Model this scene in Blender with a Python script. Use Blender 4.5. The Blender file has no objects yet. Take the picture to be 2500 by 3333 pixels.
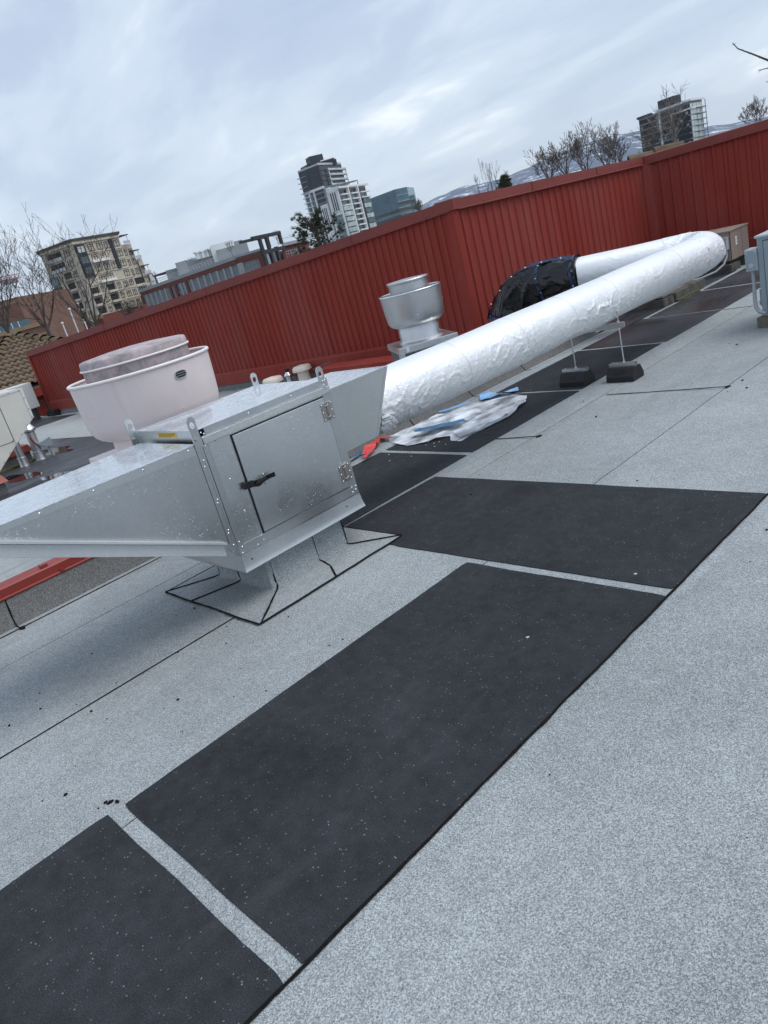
import bpy, bmesh, math, random
from mathutils import Vector, Matrix, noise
import numpy as np

R = math.radians
S = bpy.context.scene
COL = S.collection

# ------------------------------------------------------------------ camera
EYE = 1.5
cam_d = bpy.data.cameras.new('camera')
HAZE = 0.7e-4
cam = bpy.data.objects.new('camera', cam_d)
COL.objects.link(cam)
AX = (Vector((0.675, 0.694, -0.252)), Vector((-0.077, 0.405, 0.911)), Vector((0.734, -0.595, 0.327)))
_r = AX[0].normalized()
_b = (AX[2] - _r * AX[2].dot(_r)).normalized()
_u = _b.cross(_r)
M3 = Matrix((_r, _u, _b)).transposed()
cam.matrix_world = Matrix.Translation((0, 0, EYE)) @ M3.to_4x4()
cam_d.sensor_fit = 'VERTICAL'
cam_d.sensor_height = 36.0
cam_d.lens = 2410.0 / 3333.0 * 36.0
cam_d.clip_start = 0.05
cam_d.clip_end = 12000
S.camera = cam

# ------------------------------------------------------------------ sky
SUN_EL, SUN_AZ = 60.0, 48.0      # azimuth clockwise from +Y
W = bpy.data.worlds.new('World')
S.world = W
W.use_nodes = True
nt = W.node_tree
for n in list(nt.nodes):
    nt.nodes.remove(n)
def wn(t, **k):
    n = nt.nodes.new(t)
    for a, b in k.items():
        setattr(n, a, b)
    return n
L = nt.links.new
sky = wn('ShaderNodeTexSky', sky_type='NISHITA', sun_disc=False)
sky.sun_elevation = R(SUN_EL)
sky.sun_rotation = R(SUN_AZ)
sky.altitude = 350
sky.air_density = 1.0
sky.dust_density = 2.0
tc = wn('ShaderNodeTexCoord')
sep = wn('ShaderNodeSeparateXYZ')
L(tc.outputs['Generated'], sep.inputs[0])
addz = wn('ShaderNodeMath', operation='ADD'); addz.inputs[1].default_value = 0.22
absz = wn('ShaderNodeMath', operation='MAXIMUM'); absz.inputs[1].default_value = 0.0
L(sep.outputs['Z'], absz.inputs[0]); L(absz.outputs[0], addz.inputs[0])
dx = wn('ShaderNodeMath', operation='DIVIDE'); dy = wn('ShaderNodeMath', operation='DIVIDE')
L(sep.outputs['X'], dx.inputs[0]); L(addz.outputs[0], dx.inputs[1])
L(sep.outputs['Y'], dy.inputs[0]); L(addz.outputs[0], dy.inputs[1])
cmb = wn('ShaderNodeCombineXYZ')
L(dx.outputs[0], cmb.inputs[0]); L(dy.outputs[0], cmb.inputs[1])
def cloud(scale, rot, sx, sy, det, rough, off):
    mp = wn('ShaderNodeMapping')
    mp.inputs['Rotation'].default_value = (0, 0, rot)
    mp.inputs['Scale'].default_value = (sx, sy, 1)
    mp.inputs['Location'].default_value = (off, off * .37, 0)
    L(cmb.outputs[0], mp.inputs[0])
    nz = wn('ShaderNodeTexNoise')
    nz.inputs['Scale'].default_value = scale
    nz.inputs['Detail'].default_value = det
    nz.inputs['Roughness'].default_value = rough
    nz.inputs['Distortion'].default_value = 0.35
    L(mp.outputs[0], nz.inputs['Vector'])
    return nz
c1 = cloud(0.62, R(28), 1.0, 1.4, 5, .5, 3.1)
c2 = cloud(1.9, R(24), .8, 1.5, 6, .55, 8.7)
mixn = wn('ShaderNodeMath', operation='MULTIPLY_ADD'); mixn.inputs[1].default_value = .46
L(c2.outputs[0], mixn.inputs[0]); 
m1 = wn('ShaderNodeMath', operation='MULTIPLY'); m1.inputs[1].default_value = .54
L(c1.outputs[0], m1.inputs[0]); L(m1.outputs[0], mixn.inputs[2])
ramp = wn('ShaderNodeValToRGB')
cr = ramp.color_ramp
cr.interpolation = 'EASE'
cr.elements[0].position = .36; cr.elements[0].color = (.295, .355, .47, 1)
cr.elements[1].position = .66; cr.elements[1].color = (.75, .77, .78, 1)
e = cr.elements.new(.45); e.color = (.335, .40, .505, 1)
e = cr.elements.new(.545); e.color = (.42, .485, .57, 1)
L(mixn.outputs[0], ramp.inputs[0])
cover = wn('ShaderNodeMix', data_type='RGBA'); cover.inputs[0].default_value = .9
skm = wn('ShaderNodeMix', data_type='RGBA', blend_type='MULTIPLY'); skm.inputs[0].default_value = 1
skm.inputs[7].default_value = (.10, .10, .10, 1)
L(sky.outputs[0], skm.inputs[6])
hzn = wn('ShaderNodeMapRange'); hzn.inputs[1].default_value = 0.0; hzn.inputs[2].default_value = .26; hzn.inputs[3].default_value = .42; hzn.inputs[4].default_value = 0.0
L(absz.outputs[0], hzn.inputs[0])
hmix = wn('ShaderNodeMix', data_type='RGBA'); hmix.inputs[7].default_value = (.53, .585, .62, 1)
L(hzn.outputs[0], hmix.inputs[0]); L(ramp.outputs[0], hmix.inputs[6])
L(skm.outputs[2], cover.inputs[6]); L(hmix.outputs[2], cover.inputs[7])
bg = wn('ShaderNodeBackground'); bg.inputs['Strength'].default_value = 1.0
L(cover.outputs[2], bg.inputs['Color'])
wo = wn('ShaderNodeOutputWorld')
L(bg.outputs[0], wo.inputs['Surface'])

# ------------------------------------------------------------------ sun behind the overcast
sl = bpy.data.lights.new('sun', 'SUN')
sl.energy = 1.15
sl.angle = R(40)
sl.color = (1.0, .97, .93)
sun = bpy.data.objects.new('sun', sl)
COL.objects.link(sun)
sd = Vector((math.cos(R(SUN_EL)) * math.sin(R(SUN_AZ)), math.cos(R(SUN_EL)) * math.cos(R(SUN_AZ)), math.sin(R(SUN_EL))))
sun.rotation_euler = sd.to_track_quat('Z', 'Y').to_euler()
sun.location = (0, 0, 30)

S.view_settings.view_transform = 'Standard'
S.view_settings.look = 'None'
S.view_settings.exposure = 0.75
S.view_settings.gamma = 1.0

# ------------------------------------------------------------------ materials
MATS = {}
class NT:
    def __init__(s, name):
        s.m = bpy.data.materials.new(name)
        s.m.use_nodes = True
        s.t = s.m.node_tree
        s.p = s.t.nodes['Principled BSDF']
        s.out = s.t.nodes['Material Output']
        s.pos = None
    def n(s, t, **k):
        x = s.t.nodes.new(t)
        for a, b in k.items():
            setattr(x, a, b)
        return x
    def l(s, a, b):
        s.t.links.new(a, b)
    def P(s, scale=(1, 1, 1), rot=(0, 0, 0)):
        if s.pos is None:
            s.pos = s.n('ShaderNodeNewGeometry')
        if scale == (1, 1, 1) and rot == (0, 0, 0):
            return s.pos.outputs['Position']
        mp = s.n('ShaderNodeMapping')
        mp.inputs['Scale'].default_value = scale
        mp.inputs['Rotation'].default_value = rot
        s.l(s.pos.outputs['Position'], mp.inputs[0])
        return mp.outputs[0]
    def noise(s, sc, det=3, rough=.5, scale=(1, 1, 1), rot=(0, 0, 0), dist=0):
        x = s.n('ShaderNodeTexNoise')
        x.inputs['Scale'].default_value = sc
        x.inputs['Detail'].default_value = det
        x.inputs['Roughness'].default_value = rough
        x.inputs['Distortion'].default_value = dist
        s.l(s.P(scale, rot), x.inputs['Vector'])
        return x.outputs[0]
    def voro(s, sc, feature='F1', out='Distance', scale=(1, 1, 1)):
        x = s.n('ShaderNodeTexVoronoi', feature=feature)
        x.inputs['Scale'].default_value = sc
        s.l(s.P(scale), x.inputs['Vector'])
        return x.outputs[out]
    def ramp(s, src, stops, interp='LINEAR'):
        x = s.n('ShaderNodeValToRGB')
        x.color_ramp.interpolation = interp
        el = x.color_ramp.elements
        while len(el) < len(stops):
            el.new(.5)
        for e_, (p, c) in zip(el, stops):
            e_.position = p
            e_.color = (c, c, c, 1) if isinstance(c, (int, float)) else (*c, 1)
        s.l(src, x.inputs[0])
        return x.outputs[0]
    def mix(s, fac, a, b, mode='MIX'):
        x = s.n('ShaderNodeMix', data_type='RGBA', blend_type=mode)
        for i, v in ((0, fac), (6, a), (7, b)):
            if isinstance(v, (int, float)):
                x.inputs[i].default_value = v if i == 0 else (v, v, v, 1)
            elif isinstance(v, tuple):
                x.inputs[i].default_value = (*v, 1)
            else:
                s.l(v, x.inputs[i])
        return x.outputs[2]
    def bump(s, h, strength=.3, dist=.01):
        x = s.n('ShaderNodeBump')
        x.inputs['Strength'].default_value = strength
        x.inputs['Distance'].default_value = dist
        s.l(h, x.inputs['Height'])
        s.l(x.outputs[0], s.p.inputs['Normal'])
        return x
    def set(s, **k):
        for a, v in k.items():
            i = s.p.inputs[a.replace('_', ' ')]
            if isinstance(v, (int, float)):
                i.default_value = v
            elif isinstance(v, tuple):
                i.default_value = (*v, 1) if len(v) == 3 else v
            else:
                s.l(v, i)
        return s

def simple(name, col, rough=.55, metal=0.0, var=.12, vs=8.0, bump=None, spec=None):
    t = NT(name)
    n_ = t.noise(vs, 4, .6)
    a = tuple(max(0, x * (1 - var)) for x in col)
    b = tuple(min(1, x * (1 + var)) for x in col)
    t.set(Base_Color=t.ramp(n_, [(.3, a), (.7, b)]), Roughness=rough, Metallic=metal)
    if spec is not None:
        t.p.inputs['Specular IOR Level'].default_value = spec
    if bump:
        t.bump(t.noise(bump[0], 3, .6), bump[1], bump[2])
    MATS[name] = t.m
    return t.m

def granule(name, lo, mid, hi, stain=.24, fine=400, tint=(1, 1, 1)):
    """mineral cap sheet: every granule its own tone, plus faint dirt and bare spots"""
    t = NT(name)
    v = t.voro(fine, out='Color')
    bw = t.n('ShaderNodeRGBToBW'); t.l(v, bw.inputs[0])
    g2 = t.noise(fine * .45, 2, .7)
    g = t.mix(.45, bw.outputs[0], g2)
    col = t.ramp(g, [(.28, tuple(lo * x for x in tint)), (.5, tuple(mid * x for x in tint)), (.72, tuple(hi * x for x in tint))])
    big = t.ramp(t.noise(.8, 5, .6), [(.3, 1 - stain), (.7, 1.05)])
    col = t.mix(1, col, big, 'MULTIPLY')
    tr_ = t.ramp(t.noise(1.5, 6, .7, scale=(2.2, .55, 1), dist=.5), [(.52, 1.0), (.7, .86)])
    col = t.mix(1, col, tr_, 'MULTIPLY')
    med = t.ramp(t.noise(11, 5, .7), [(.3, .92), (.7, 1.06)])
    col = t.mix(1, col, med, 'MULTIPLY')
    sp = t.ramp(t.voro(26), [(.03, 1.0), (.06, 0.0)])
    gate = t.ramp(t.noise(3.1, 3, .6), [(.58, 0.0), (.68, 1.0)])
    spk = t.mix(1, sp, gate, 'MULTIPLY')
    col = t.mix(spk, col, (.03, .031, .033))
    bald = t.ramp(t.noise(7.5, 6, .8), [(.66, 0.0), (.75, .6)])
    col = t.mix(bald, col, (.13, .132, .135))
    t.set(Base_Color=col, Roughness=.92)
    t.p.inputs['Specular IOR Level'].default_value = .25
    t.bump(g, .35, .003)
    MATS[name] = t.m
    return t.m

granule('membrane_grey', .16, .33, .56, tint=(.935, 1.01, 1.035))
granule('membrane_grey_b', .15, .315, .54, stain=.22, tint=(.935, 1.01, 1.035))
granule('membrane_upstand', .05, .15, .28, stain=.3, tint=(1, 1.0, .98))  # darker tone holds the upstand's shade as well as its own deeper grey
granule('membrane_light', .22, .36, .52, stain=.12, tint=(.95, 1.01, 1.01))

def padmat(name, base, wet=False):
    t = NT(name)
    g = t.noise(230, 2, .6)
    col = t.ramp(g, [(.3, tuple(base * .55 * x for x in (.92, 1, 1.16))), (.7, tuple(base * 1.45 * x for x in (.92, 1, 1.16)))])
    v = t.voro(70)
    sp = t.ramp(v, [(.10, 1.0), (.2, 0.0)])
    gate = t.ramp(t.noise(37, 2, .6), [(.50, 0.0), (.62, .9)])
    col = t.mix(t.mix(1, sp, gate, 'MULTIPLY'), col, (.20, .21, .225))
    v2 = t.ramp(t.voro(33), [(.045, 1.0), (.065, 0.0)])
    gate2 = t.ramp(t.noise(5, 3, .6), [(.57, 0.0), (.66, 1)])
    col = t.mix(t.mix(1, v2, gate2, 'MULTIPLY'), col, (.34, .355, .37))
    big = t.ramp(t.noise(1.3, 6, .65, dist=.4), [(.3, .72), (.72, 1.35)])
    col = t.mix(1, col, big, 'MULTIPLY')
    md = t.ramp(t.noise(17, 5, .7), [(.3, .75), (.7, 1.28)])
    col = t.mix(1, col, md, 'MULTIPLY')
    dust = t.ramp(t.noise(2.1, 6, .7, scale=(1.8, .5, 1), dist=.6), [(.55, 0.0), (.75, .16)])
    col = t.mix(dust, col, (.12, .118, .12))
    rg = t.ramp(t.noise(1.1, 4, .6, scale=(1.5, .6, 1)), [(.35, .75 if not wet else .22), (.68, .92 if not wet else .7)])
    t.set(Base_Color=col, Roughness=rg, Specular_IOR_Level=.22 if not wet else .5)
    t.bump(g, .22, .003)
    MATS[name] = t.m
padmat('walk_pad', .027)
padmat('walk_pad_wet', .030, True)

t = NT('bitumen')
t.set(Base_Color=t.ramp(t.noise(60, 3), [(.3, .004), (.7, .011)]), Roughness=.85, Specular_IOR_Level=.15)
t.bump(t.noise(90, 3), .6, .004)
MATS['bitumen'] = t.m

# red prefinished steel, faded in vertical streaks
t = NT('red_steel')
st = t.noise(7, 4, .65, scale=(1, 1, .12))
col = t.ramp(st, [(.3, (.238, .030, .020)), (.7, (.292, .042, .029))])
fade = t.ramp(t.noise(.8, 5, .65, scale=(1, 1, .3)), [(.46, 0.0), (.70, .7)])
stk = t.ramp(t.noise(11, 4, .6, scale=(1, 1, .06)), [(.62, 0.0), (.78, .3)])
col = t.mix(fade, col, (.285, .082, .068))
col = t.mix(stk, col, (.115, .022, .018))
t.set(Base_Color=col, Roughness=t.ramp(t.noise(4, 3), [(.3, .55), (.7, .7)]), Specular_IOR_Level=.25)
MATS['red_steel'] = t.m
simple('red_coping', (.215, .046, .038), .5, var=.12, vs=2.5, spec=.35)
simple('red_cap', (.24, .031, .022), .45, var=.12, vs=4)
simple('red_dark', (.12, .018, .015), .6)
simple('rust_dot', (.05, .012, .008), .8)

# galvanised sheet with spangle
def galv(name, base=(.67, .695, .705), r0=.26, r1=.40, wob=.06):
    t = NT(name)
    v = t.voro(85, out='Color')
    vg = t.n('ShaderNodeRGBToBW'); t.l(v, vg.inputs[0])
    col = t.ramp(vg.outputs[0], [(.2, tuple(x * .97 for x in base)), (.8, tuple(min(1, x * 1.025) for x in base))])
    cl = t.ramp(t.noise(1.6, 3, .5), [(.3, .93), (.7, 1.04)])
    col = t.mix(1, col, cl, 'MULTIPLY')
    rg = t.ramp(t.noise(3, 3, .5), [(.3, r0), (.7, r1)])
    t.set(Base_Color=col, Metallic=1.0, Roughness=rg)
    t.bump(t.noise(1.7, 2, .5), wob, .05)
    MATS[name] = t.m
galv('galvanised')
galv('galvanised_side', (.58, .60, .61), .3, .45, .05)
galv('galvanised_dull', (.58, .60, .59), .36, .5, .05)
galv('aluminium_fan', (.62, .63, .64), .34, .48, .03)
galv('steel_bright', (.74, .76, .78), .2, .32, .03)
galv('galvanised_rail', (.66, .69, .70), .38, .5, .03)
MATS['galvanised_rail'].node_tree.nodes['Principled BSDF'].inputs['Metallic'].default_value = .55

# standing rain water on sheet metal
t = NT('wet_sheet')
n1 = t.noise(34, 5, .65, scale=(1.9, .55, 1), dist=.9)
n2 = t.noise(120, 3, .6, scale=(1.6, .7, 1))
h = t.mix(.3, n1, n2)
col = t.ramp(n1, [(.42, (.78, .83, .85)), (.56, (.93, .96, .97))])
t.set(Base_Color=col, Metallic=.85, Roughness=t.ramp(n1, [(.4, .1), (.6, .3)]))
t.p.inputs['Coat Weight'].default_value = .8
t.p.inputs['Coat Roughness'].default_value = .05
t.bump(h, .7, .006)
MATS['wet_sheet'] = t.m

t = NT('water_drop')
t.set(Base_Color=(.85, .88, .9), Roughness=.03, Metallic=.4)
t.p.inputs['Coat Weight'].default_value = 1
MATS['water_drop'] = t.m

t = NT('puddle_water')
t.set(Base_Color=(.012, .013, .015), Roughness=.04)
t.p.inputs['Coat Weight'].default_value = .6
MATS['puddle_water'] = t.m

# foil-faced white insulation jacket
t = NT('foil_jacket')
rid = t.noise(14, 4, .6, scale=(1, .8, 1.2), dist=1.0)
fine = t.noise(38, 4, .6, dist=.6)
rid2 = t.ramp(rid, [(.44, .0), (.5, 1.0), (.56, 0.0)])
rid3 = t.ramp(t.noise(31, 3, .6, dist=.8), [(.44, .0), (.5, 1.0), (.56, 0.0)])
sepz = t.n('ShaderNodeSeparateXYZ'); t.l(t.P(), sepz.inputs[0])
low = t.ramp(sepz.outputs[2], [(.62, 1.0), (.81, .25)])
cre = t.mix(.4, rid2, rid3)
cre = t.mix(1, cre, low, 'MULTIPLY')
hh = t.mix(.22, cre, fine)
ln = t.ramp(t.noise(3, 3), [(.3, (.80, .815, .825)), (.7, (.87, .88, .885))])
t.set(Base_Color=ln, Metallic=.38, Roughness=t.ramp(fine, [(.3, .36), (.7, .50)]))
t.bump(hh, .34, .011)
MATS['foil_jacket'] = t.m

t = NT('black_poly')
f = t.noise(5, 2, .45, scale=(1, 1, .6), dist=1.2)
t.set(Base_Color=(.005, .005, .0055), Roughness=.2)
t.bump(f, .55, .05)
MATS['black_poly'] = t.m
simple('blue_tape', (.014, .030, .10), .3, var=.35, vs=30)
simple('white_dot', (.7, .73, .78), .5)
simple('red_tape', (.62, .035, .025), .35, var=.2, vs=40)

t = NT('clear_poly')
tr = t.n('ShaderNodeBsdfTransparent'); tr.inputs[0].default_value = (.93, .95, .97, 1)
mx = t.n('ShaderNodeMixShader')
t.set(Base_Color=t.ramp(t.noise(10, 4), [(.3, (.72, .76, .80)), (.7, (.86, .89, .92))]), Roughness=.22)
t.bump(t.noise(9, 3, .5, scale=(1.2, .5, 1), dist=.8), .3, .02)
fac = t.ramp(t.noise(5, 3, .5, scale=(1.4, .8, 1)), [(.38, .25), (.60, .92)])
t.l(fac, mx.inputs[0]); t.l(tr.outputs[0], mx.inputs[1]); t.l(t.p.outputs[0], mx.inputs[2]); t.l(mx.outputs[0], t.out.inputs[0])
MATS['clear_poly'] = t.m
simple('blue_poly', (.20, .38, .62), .3, var=.25, vs=14)
simple('print_blue', (.03, .12, .24), .4, var=.3, vs=20)

# weathered pink-white paint
t = NT('pink_paint')
base = t.ramp(t.noise(2.5, 5, .6), [(.3, (.75, .655, .645)), (.7, (.82, .73, .72))])
streak = t.ramp(t.noise(16, 4, .6, scale=(1, 1, .15)), [(.55, 0.0), (.8, .3)])
col = t.mix(streak, base, (.55, .45, .43))
t.set(Base_Color=col, Roughness=.45)
MATS['pink_paint'] = t.m
t = NT('pink_weathered')
a_ = t.noise(9, 6, .7, dist=.8)
col = t.ramp(a_, [(.3, (.22, .20, .195)), (.46, (.34, .305, .305)), (.6, (.50, .40, .42)), (.8, (.56, .53, .53))])
dk = t.ramp(t.noise(22, 5, .7), [(.62, 0.0), (.75, .75)])
col = t.mix(dk, col, (.13, .115, .105))
t.set(Base_Color=col, Roughness=.6)
t.bump(a_, .15, .004)
MATS['pink_weathered'] = t.m
simple('pink_rim', (.80, .74, .73), .4, var=.06)

simple('rubber', (.012, .012, .013), .7, bump=(140, .4, .002))
simple('rubber_gasket', (.004, .004, .005), .5)
simple('black_plastic', (.008, .008, .009), .22, bump=(60, .3, .002))
simple('hinge_steel', (.42, .40, .38), .4, metal=1, var=.15, vs=60)
simple('vent_cream', (.76, .67, .57), .5, var=.08)
simple('tan_paint', (.29, .235, .20), .5, var=.07, vs=3)
simple('tan_paint_dark', (.20, .16, .135), .55, var=.08)
simple('grey_paint', (.27, .32, .35), .45, var=.06, vs=5)
simple('grey_paint_light', (.42, .46, .49), .45, var=.06, vs=5)
simple('cream_unit', (.60, .58, .52), .5, var=.06, vs=4)
simple('white_unit', (.62, .63, .62), .5, var=.05)
simple('dark_grille', (.03, .033, .035), .5)
simple('concrete_old', (.095, .092, .078), .9, var=.35, vs=9, bump=(30, .6, .01))
simple('moss', (.10, .105, .04), .95, var=.5, vs=25, bump=(60, .8, .01))
simple('timber_grey', (.15, .13, .105), .85, var=.3, vs=20, bump=(40, .5, .005))
simple('conduit_grey', (.33, .36, .38), .5)
simple('sticker_white', (.8, .8, .8), .5)
simple('sticker_yellow', (.80, .52, .02), .4, var=.06)
simple('print_dark', (.16, .10, .01), .6)
# city
simple('stone_tan', (.50, .445, .355), .8, var=.1, vs=.5)
simple('stone_tan_light', (.56, .50, .40), .8, var=.08, vs=.6)
simple('roof_dark', (.075, .066, .056), .7)
t = NT('glass_city'); t.set(Base_Color=t.ramp(t.noise(.25, 3), [(.35, (.04, .065, .08)), (.65, (.13, .19, .21))]), Roughness=.08, Metallic=.55); MATS['glass_city'] = t.m
t = NT('glass_dark'); t.set(Base_Color=(.028, .033, .042), Roughness=.1, Metallic=.5); MATS['glass_dark'] = t.m
t = NT('glass_blue'); t.set(Base_Color=t.ramp(t.noise(.07, 3), [(.35, (.065, .125, .165)), (.65, (.12, .21, .25))]), Roughness=.12, Metallic=.5); MATS['glass_blue'] = t.m
t = NT('glass_pale'); t.set(Base_Color=t.ramp(t.noise(.3, 3), [(.35, (.36, .42, .40)), (.65, (.66, .70, .66))]), Roughness=.15, Metallic=.4); MATS['glass_pale'] = t.m
simple('void_dark', (.018, .018, .02), .8)
simple('white_conc', (.80, .81, .80), .7, var=.05, vs=.3)
simple('grey_conc', (.33, .35, .36), .8, var=.08, vs=.4)
simple('grey_panel', (.22, .235, .24), .7, var=.08, vs=.4)
simple('dark_panel', (.030, .033, .038), .6, var=.1, vs=.3)
simple('brick_red', (.155, .040, .030), .85, var=.15, vs=3)
simple('brick_brown', (.19, .105, .075), .9, var=.18, vs=2.2)
simple('brick_band', (.31, .22, .13), .9, var=.12, vs=2)
simple('spandrel_dark', (.075, .062, .055), .4, var=.1)
simple('railing', (.5, .52, .54), .5)
simple('tile_clay', (.15, .105, .068), .8, var=.4, vs=5, bump=(30, .4, .01))
simple('tile_ridge', (.105, .072, .036), .85, var=.4, vs=7, bump=(30, .4, .01))
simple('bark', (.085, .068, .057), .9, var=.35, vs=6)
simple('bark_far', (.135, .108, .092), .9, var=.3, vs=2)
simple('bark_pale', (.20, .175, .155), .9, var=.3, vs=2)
simple('needle', (.070, .078, .038), .7, var=.5, vs=4)
simple('needle_dark', (.040, .055, .028), .7, var=.4, vs=4)
simple('crane_red', (.55, .05, .03), .5)
simple('asphalt', (.05, .05, .052), .9, var=.2, vs=.1)
simple('pole_white', (.7, .71, .72), .5)
t = NT('mountain_side')
sn = t.noise(.012, 6, .65, scale=(1, 1, 2.5), dist=.6)
fo = t.ramp(t.noise(.02, 5, .6), [(.3, (.055, .08, .125)), (.7, (.10, .135, .19))])  # blue tint paints distance haze into the forest colour
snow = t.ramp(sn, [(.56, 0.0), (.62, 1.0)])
t.set(Base_Color=t.mix(snow, fo, (.75, .78, .82)), Roughness=.9)
MATS['mountain_side'] = t.m

# ------------------------------------------------------------------ helpers
ORG = {}
def tag(o, label, cat, group=None):
    o['label'] = label
    o['category'] = cat
    if group:
        o['group'] = group
    return o
def thing(name, label, cat, loc=(0, 0, 0), group=None):
    o = bpy.data.objects.new(name, None)
    o.empty_display_size = .2
    COL.objects.link(o)
    o.location = loc
    ORG[o.name] = Vector(loc)
    return tag(o, label, cat, group)
def struct(o):
    o['kind'] = 'structure'
    return o

class MB:
    def __init__(s):
        s.v = []; s.f = []; s.m = []
    def add(s, vs, fs, mi=0):
        b = len(s.v)
        s.v += [tuple(v) for v in vs]
        s.f += [tuple(b + i for i in f) for f in fs]
        s.m += [mi] * len(fs)
        return s
    def box(s, x0, x1, y0, y1, z0, z1, mi=0):
        vs = [(x, y, z) for z in (z0, z1) for y in (y0, y1) for x in (x0, x1)]
        return s.add(vs, [(0, 2, 3, 1), (4, 5, 7, 6), (0, 1, 5, 4), (2, 6, 7, 3), (0, 4, 6, 2), (1, 3, 7, 5)], mi)
    def obox(s, c, a, b, d, mi=0):
        c, a, b, d = map(Vector, (c, a, b, d))
        vs = [c + a * i + b * j + d * k for k in (-1, 1) for j in (-1, 1) for i in (-1, 1)]
        return s.add(vs, [(0, 2, 3, 1), (4, 5, 7, 6), (0, 1, 5, 4), (2, 6, 7, 3), (0, 4, 6, 2), (1, 3, 7, 5)], mi)
    def prism(s, poly, ext, mi=0):
        n = len(poly); e_ = Vector(ext)
        vs = [Vector(p) for p in poly] + [Vector(p) + e_ for p in poly]
        fs = [tuple(range(n))[::-1], tuple(range(n, 2 * n))]
        fs += [(i, (i + 1) % n, n + (i + 1) % n, n + i) for i in range(n)]
        return s.add(vs, fs, mi)
    def tube(s, pts, rad, n=8, mi=0, caps=True):
        pts = [Vector(p) for p in pts]
        if isinstance(rad, (int, float)):
            rad = [rad] * len(pts)
        vs = []
        ref = None
        for i, p in enumerate(pts):
            a = pts[max(i - 1, 0)]; b = pts[min(i + 1, len(pts) - 1)]
            d = (b - a)
            if d.length < 1e-9:
                d = Vector((0, 0, 1))
            d.normalize()
            if ref is None:
                ref = d.orthogonal().normalized()
            else:
                ref = (ref - d * ref.dot(d))
                ref = ref.normalized() if ref.length > 1e-6 else d.orthogonal().normalized()
            w = d.cross(ref)
            for k in range(n):
                an = 2 * math.pi * k / n
                vs.append(p + (ref * math.cos(an) + w * math.sin(an)) * rad[i])
        fs = []
        for i in range(len(pts) - 1):
            for k in range(n):
                fs.append((i * n + k, i * n + (k + 1) % n, (i + 1) * n + (k + 1) % n, (i + 1) * n + k))
        if caps:
            fs.append(tuple(range(n))[::-1])
            fs.append(tuple((len(pts) - 1) * n + k for k in range(n)))
        return s.add(vs, fs, mi)
    def lathe(s, c, prof, n=48, mi=0):
        vs = []
        for r, z in prof:
            for k in range(n):
                a = 2 * math.pi * k / n
                vs.append((c[0] + r * math.cos(a), c[1] + r * math.sin(a), z))
        fs = []
        for i in range(len(prof) - 1):
            for k in range(n):
                fs.append((i * n + k, i * n + (k + 1) % n, (i + 1) * n + (k + 1) % n, (i + 1) * n + k))
        if prof[0][0] > 1e-6:
            fs.append(tuple(range(n))[::-1])
        if prof[-1][0] > 1e-6:
            fs.append(tuple((len(prof) - 1) * n + k for k in range(n)))
        return s.add(vs, fs, mi)
    def dome(s, c, nrm, r, h, n=8, mi=0):
        c = Vector(c); nrm = Vector(nrm).normalized()
        a = nrm.orthogonal().normalized(); b = nrm.cross(a)
        vs = []
        for rr, hh in ((1, 0), (.72, .7)):
            for k in range(n):
                an = 2 * math.pi * k / n
                vs.append(c + (a * math.cos(an) + b * math.sin(an)) * r * rr + nrm * h * hh)
        vs.append(c + nrm * h)
        fs = [(k, (k + 1) % n, n + (k + 1) % n, n + k) for k in range(n)] + [(n + k, n + (k + 1) % n, 2 * n) for k in range(n)]
        return s.add(vs, fs, mi)
    def build(s, name, mats, parent=None, smooth=None, bevel=0, org=None):
        if isinstance(mats, str):
            mats = [mats]
        if parent is not None:
            o_ = ORG[parent.name]
        elif org is not None:
            o_ = Vector(org)
        else:
            xs = [v[0] for v in s.v]; ys = [v[1] for v in s.v]
            o_ = Vector(((min(xs) + max(xs)) / 2, (min(ys) + max(ys)) / 2, min(v[2] for v in s.v)))
        me = bpy.data.meshes.new(name)
        me.from_pydata([(v[0] - o_.x, v[1] - o_.y, v[2] - o_.z) for v in s.v], [], s.f)
        for m in mats:
            me.materials.append(MATS[m])
        if len(mats) > 1:
            me.polygons.foreach_set('material_index', s.m)
        if smooth is not None:
            me.polygons.foreach_set('use_smooth', [True] * len(me.polygons))
            me.set_sharp_from_angle(angle=R(smooth))
        me.update()
        ob = bpy.data.objects.new(name, me)
        COL.objects.link(ob)
        ORG[ob.name] = o_
        if parent is None:
            ob.location = o_
        else:
            ob.parent = parent
        if bevel:
            md = ob.modifiers.new('bevel', 'BEVEL')
            md.width = bevel; md.segments = 2; md.limit_method = 'ANGLE'; md.angle_limit = R(40)
        return ob

def part(name, mat, parent, fn, **k):
    m = MB(); fn(m)
    return m.build(name, mat, parent, **k)
def boxp(name, mat, parent, *b, **k):
    return MB().box(*b).build(name, mat, parent, **k)

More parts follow.
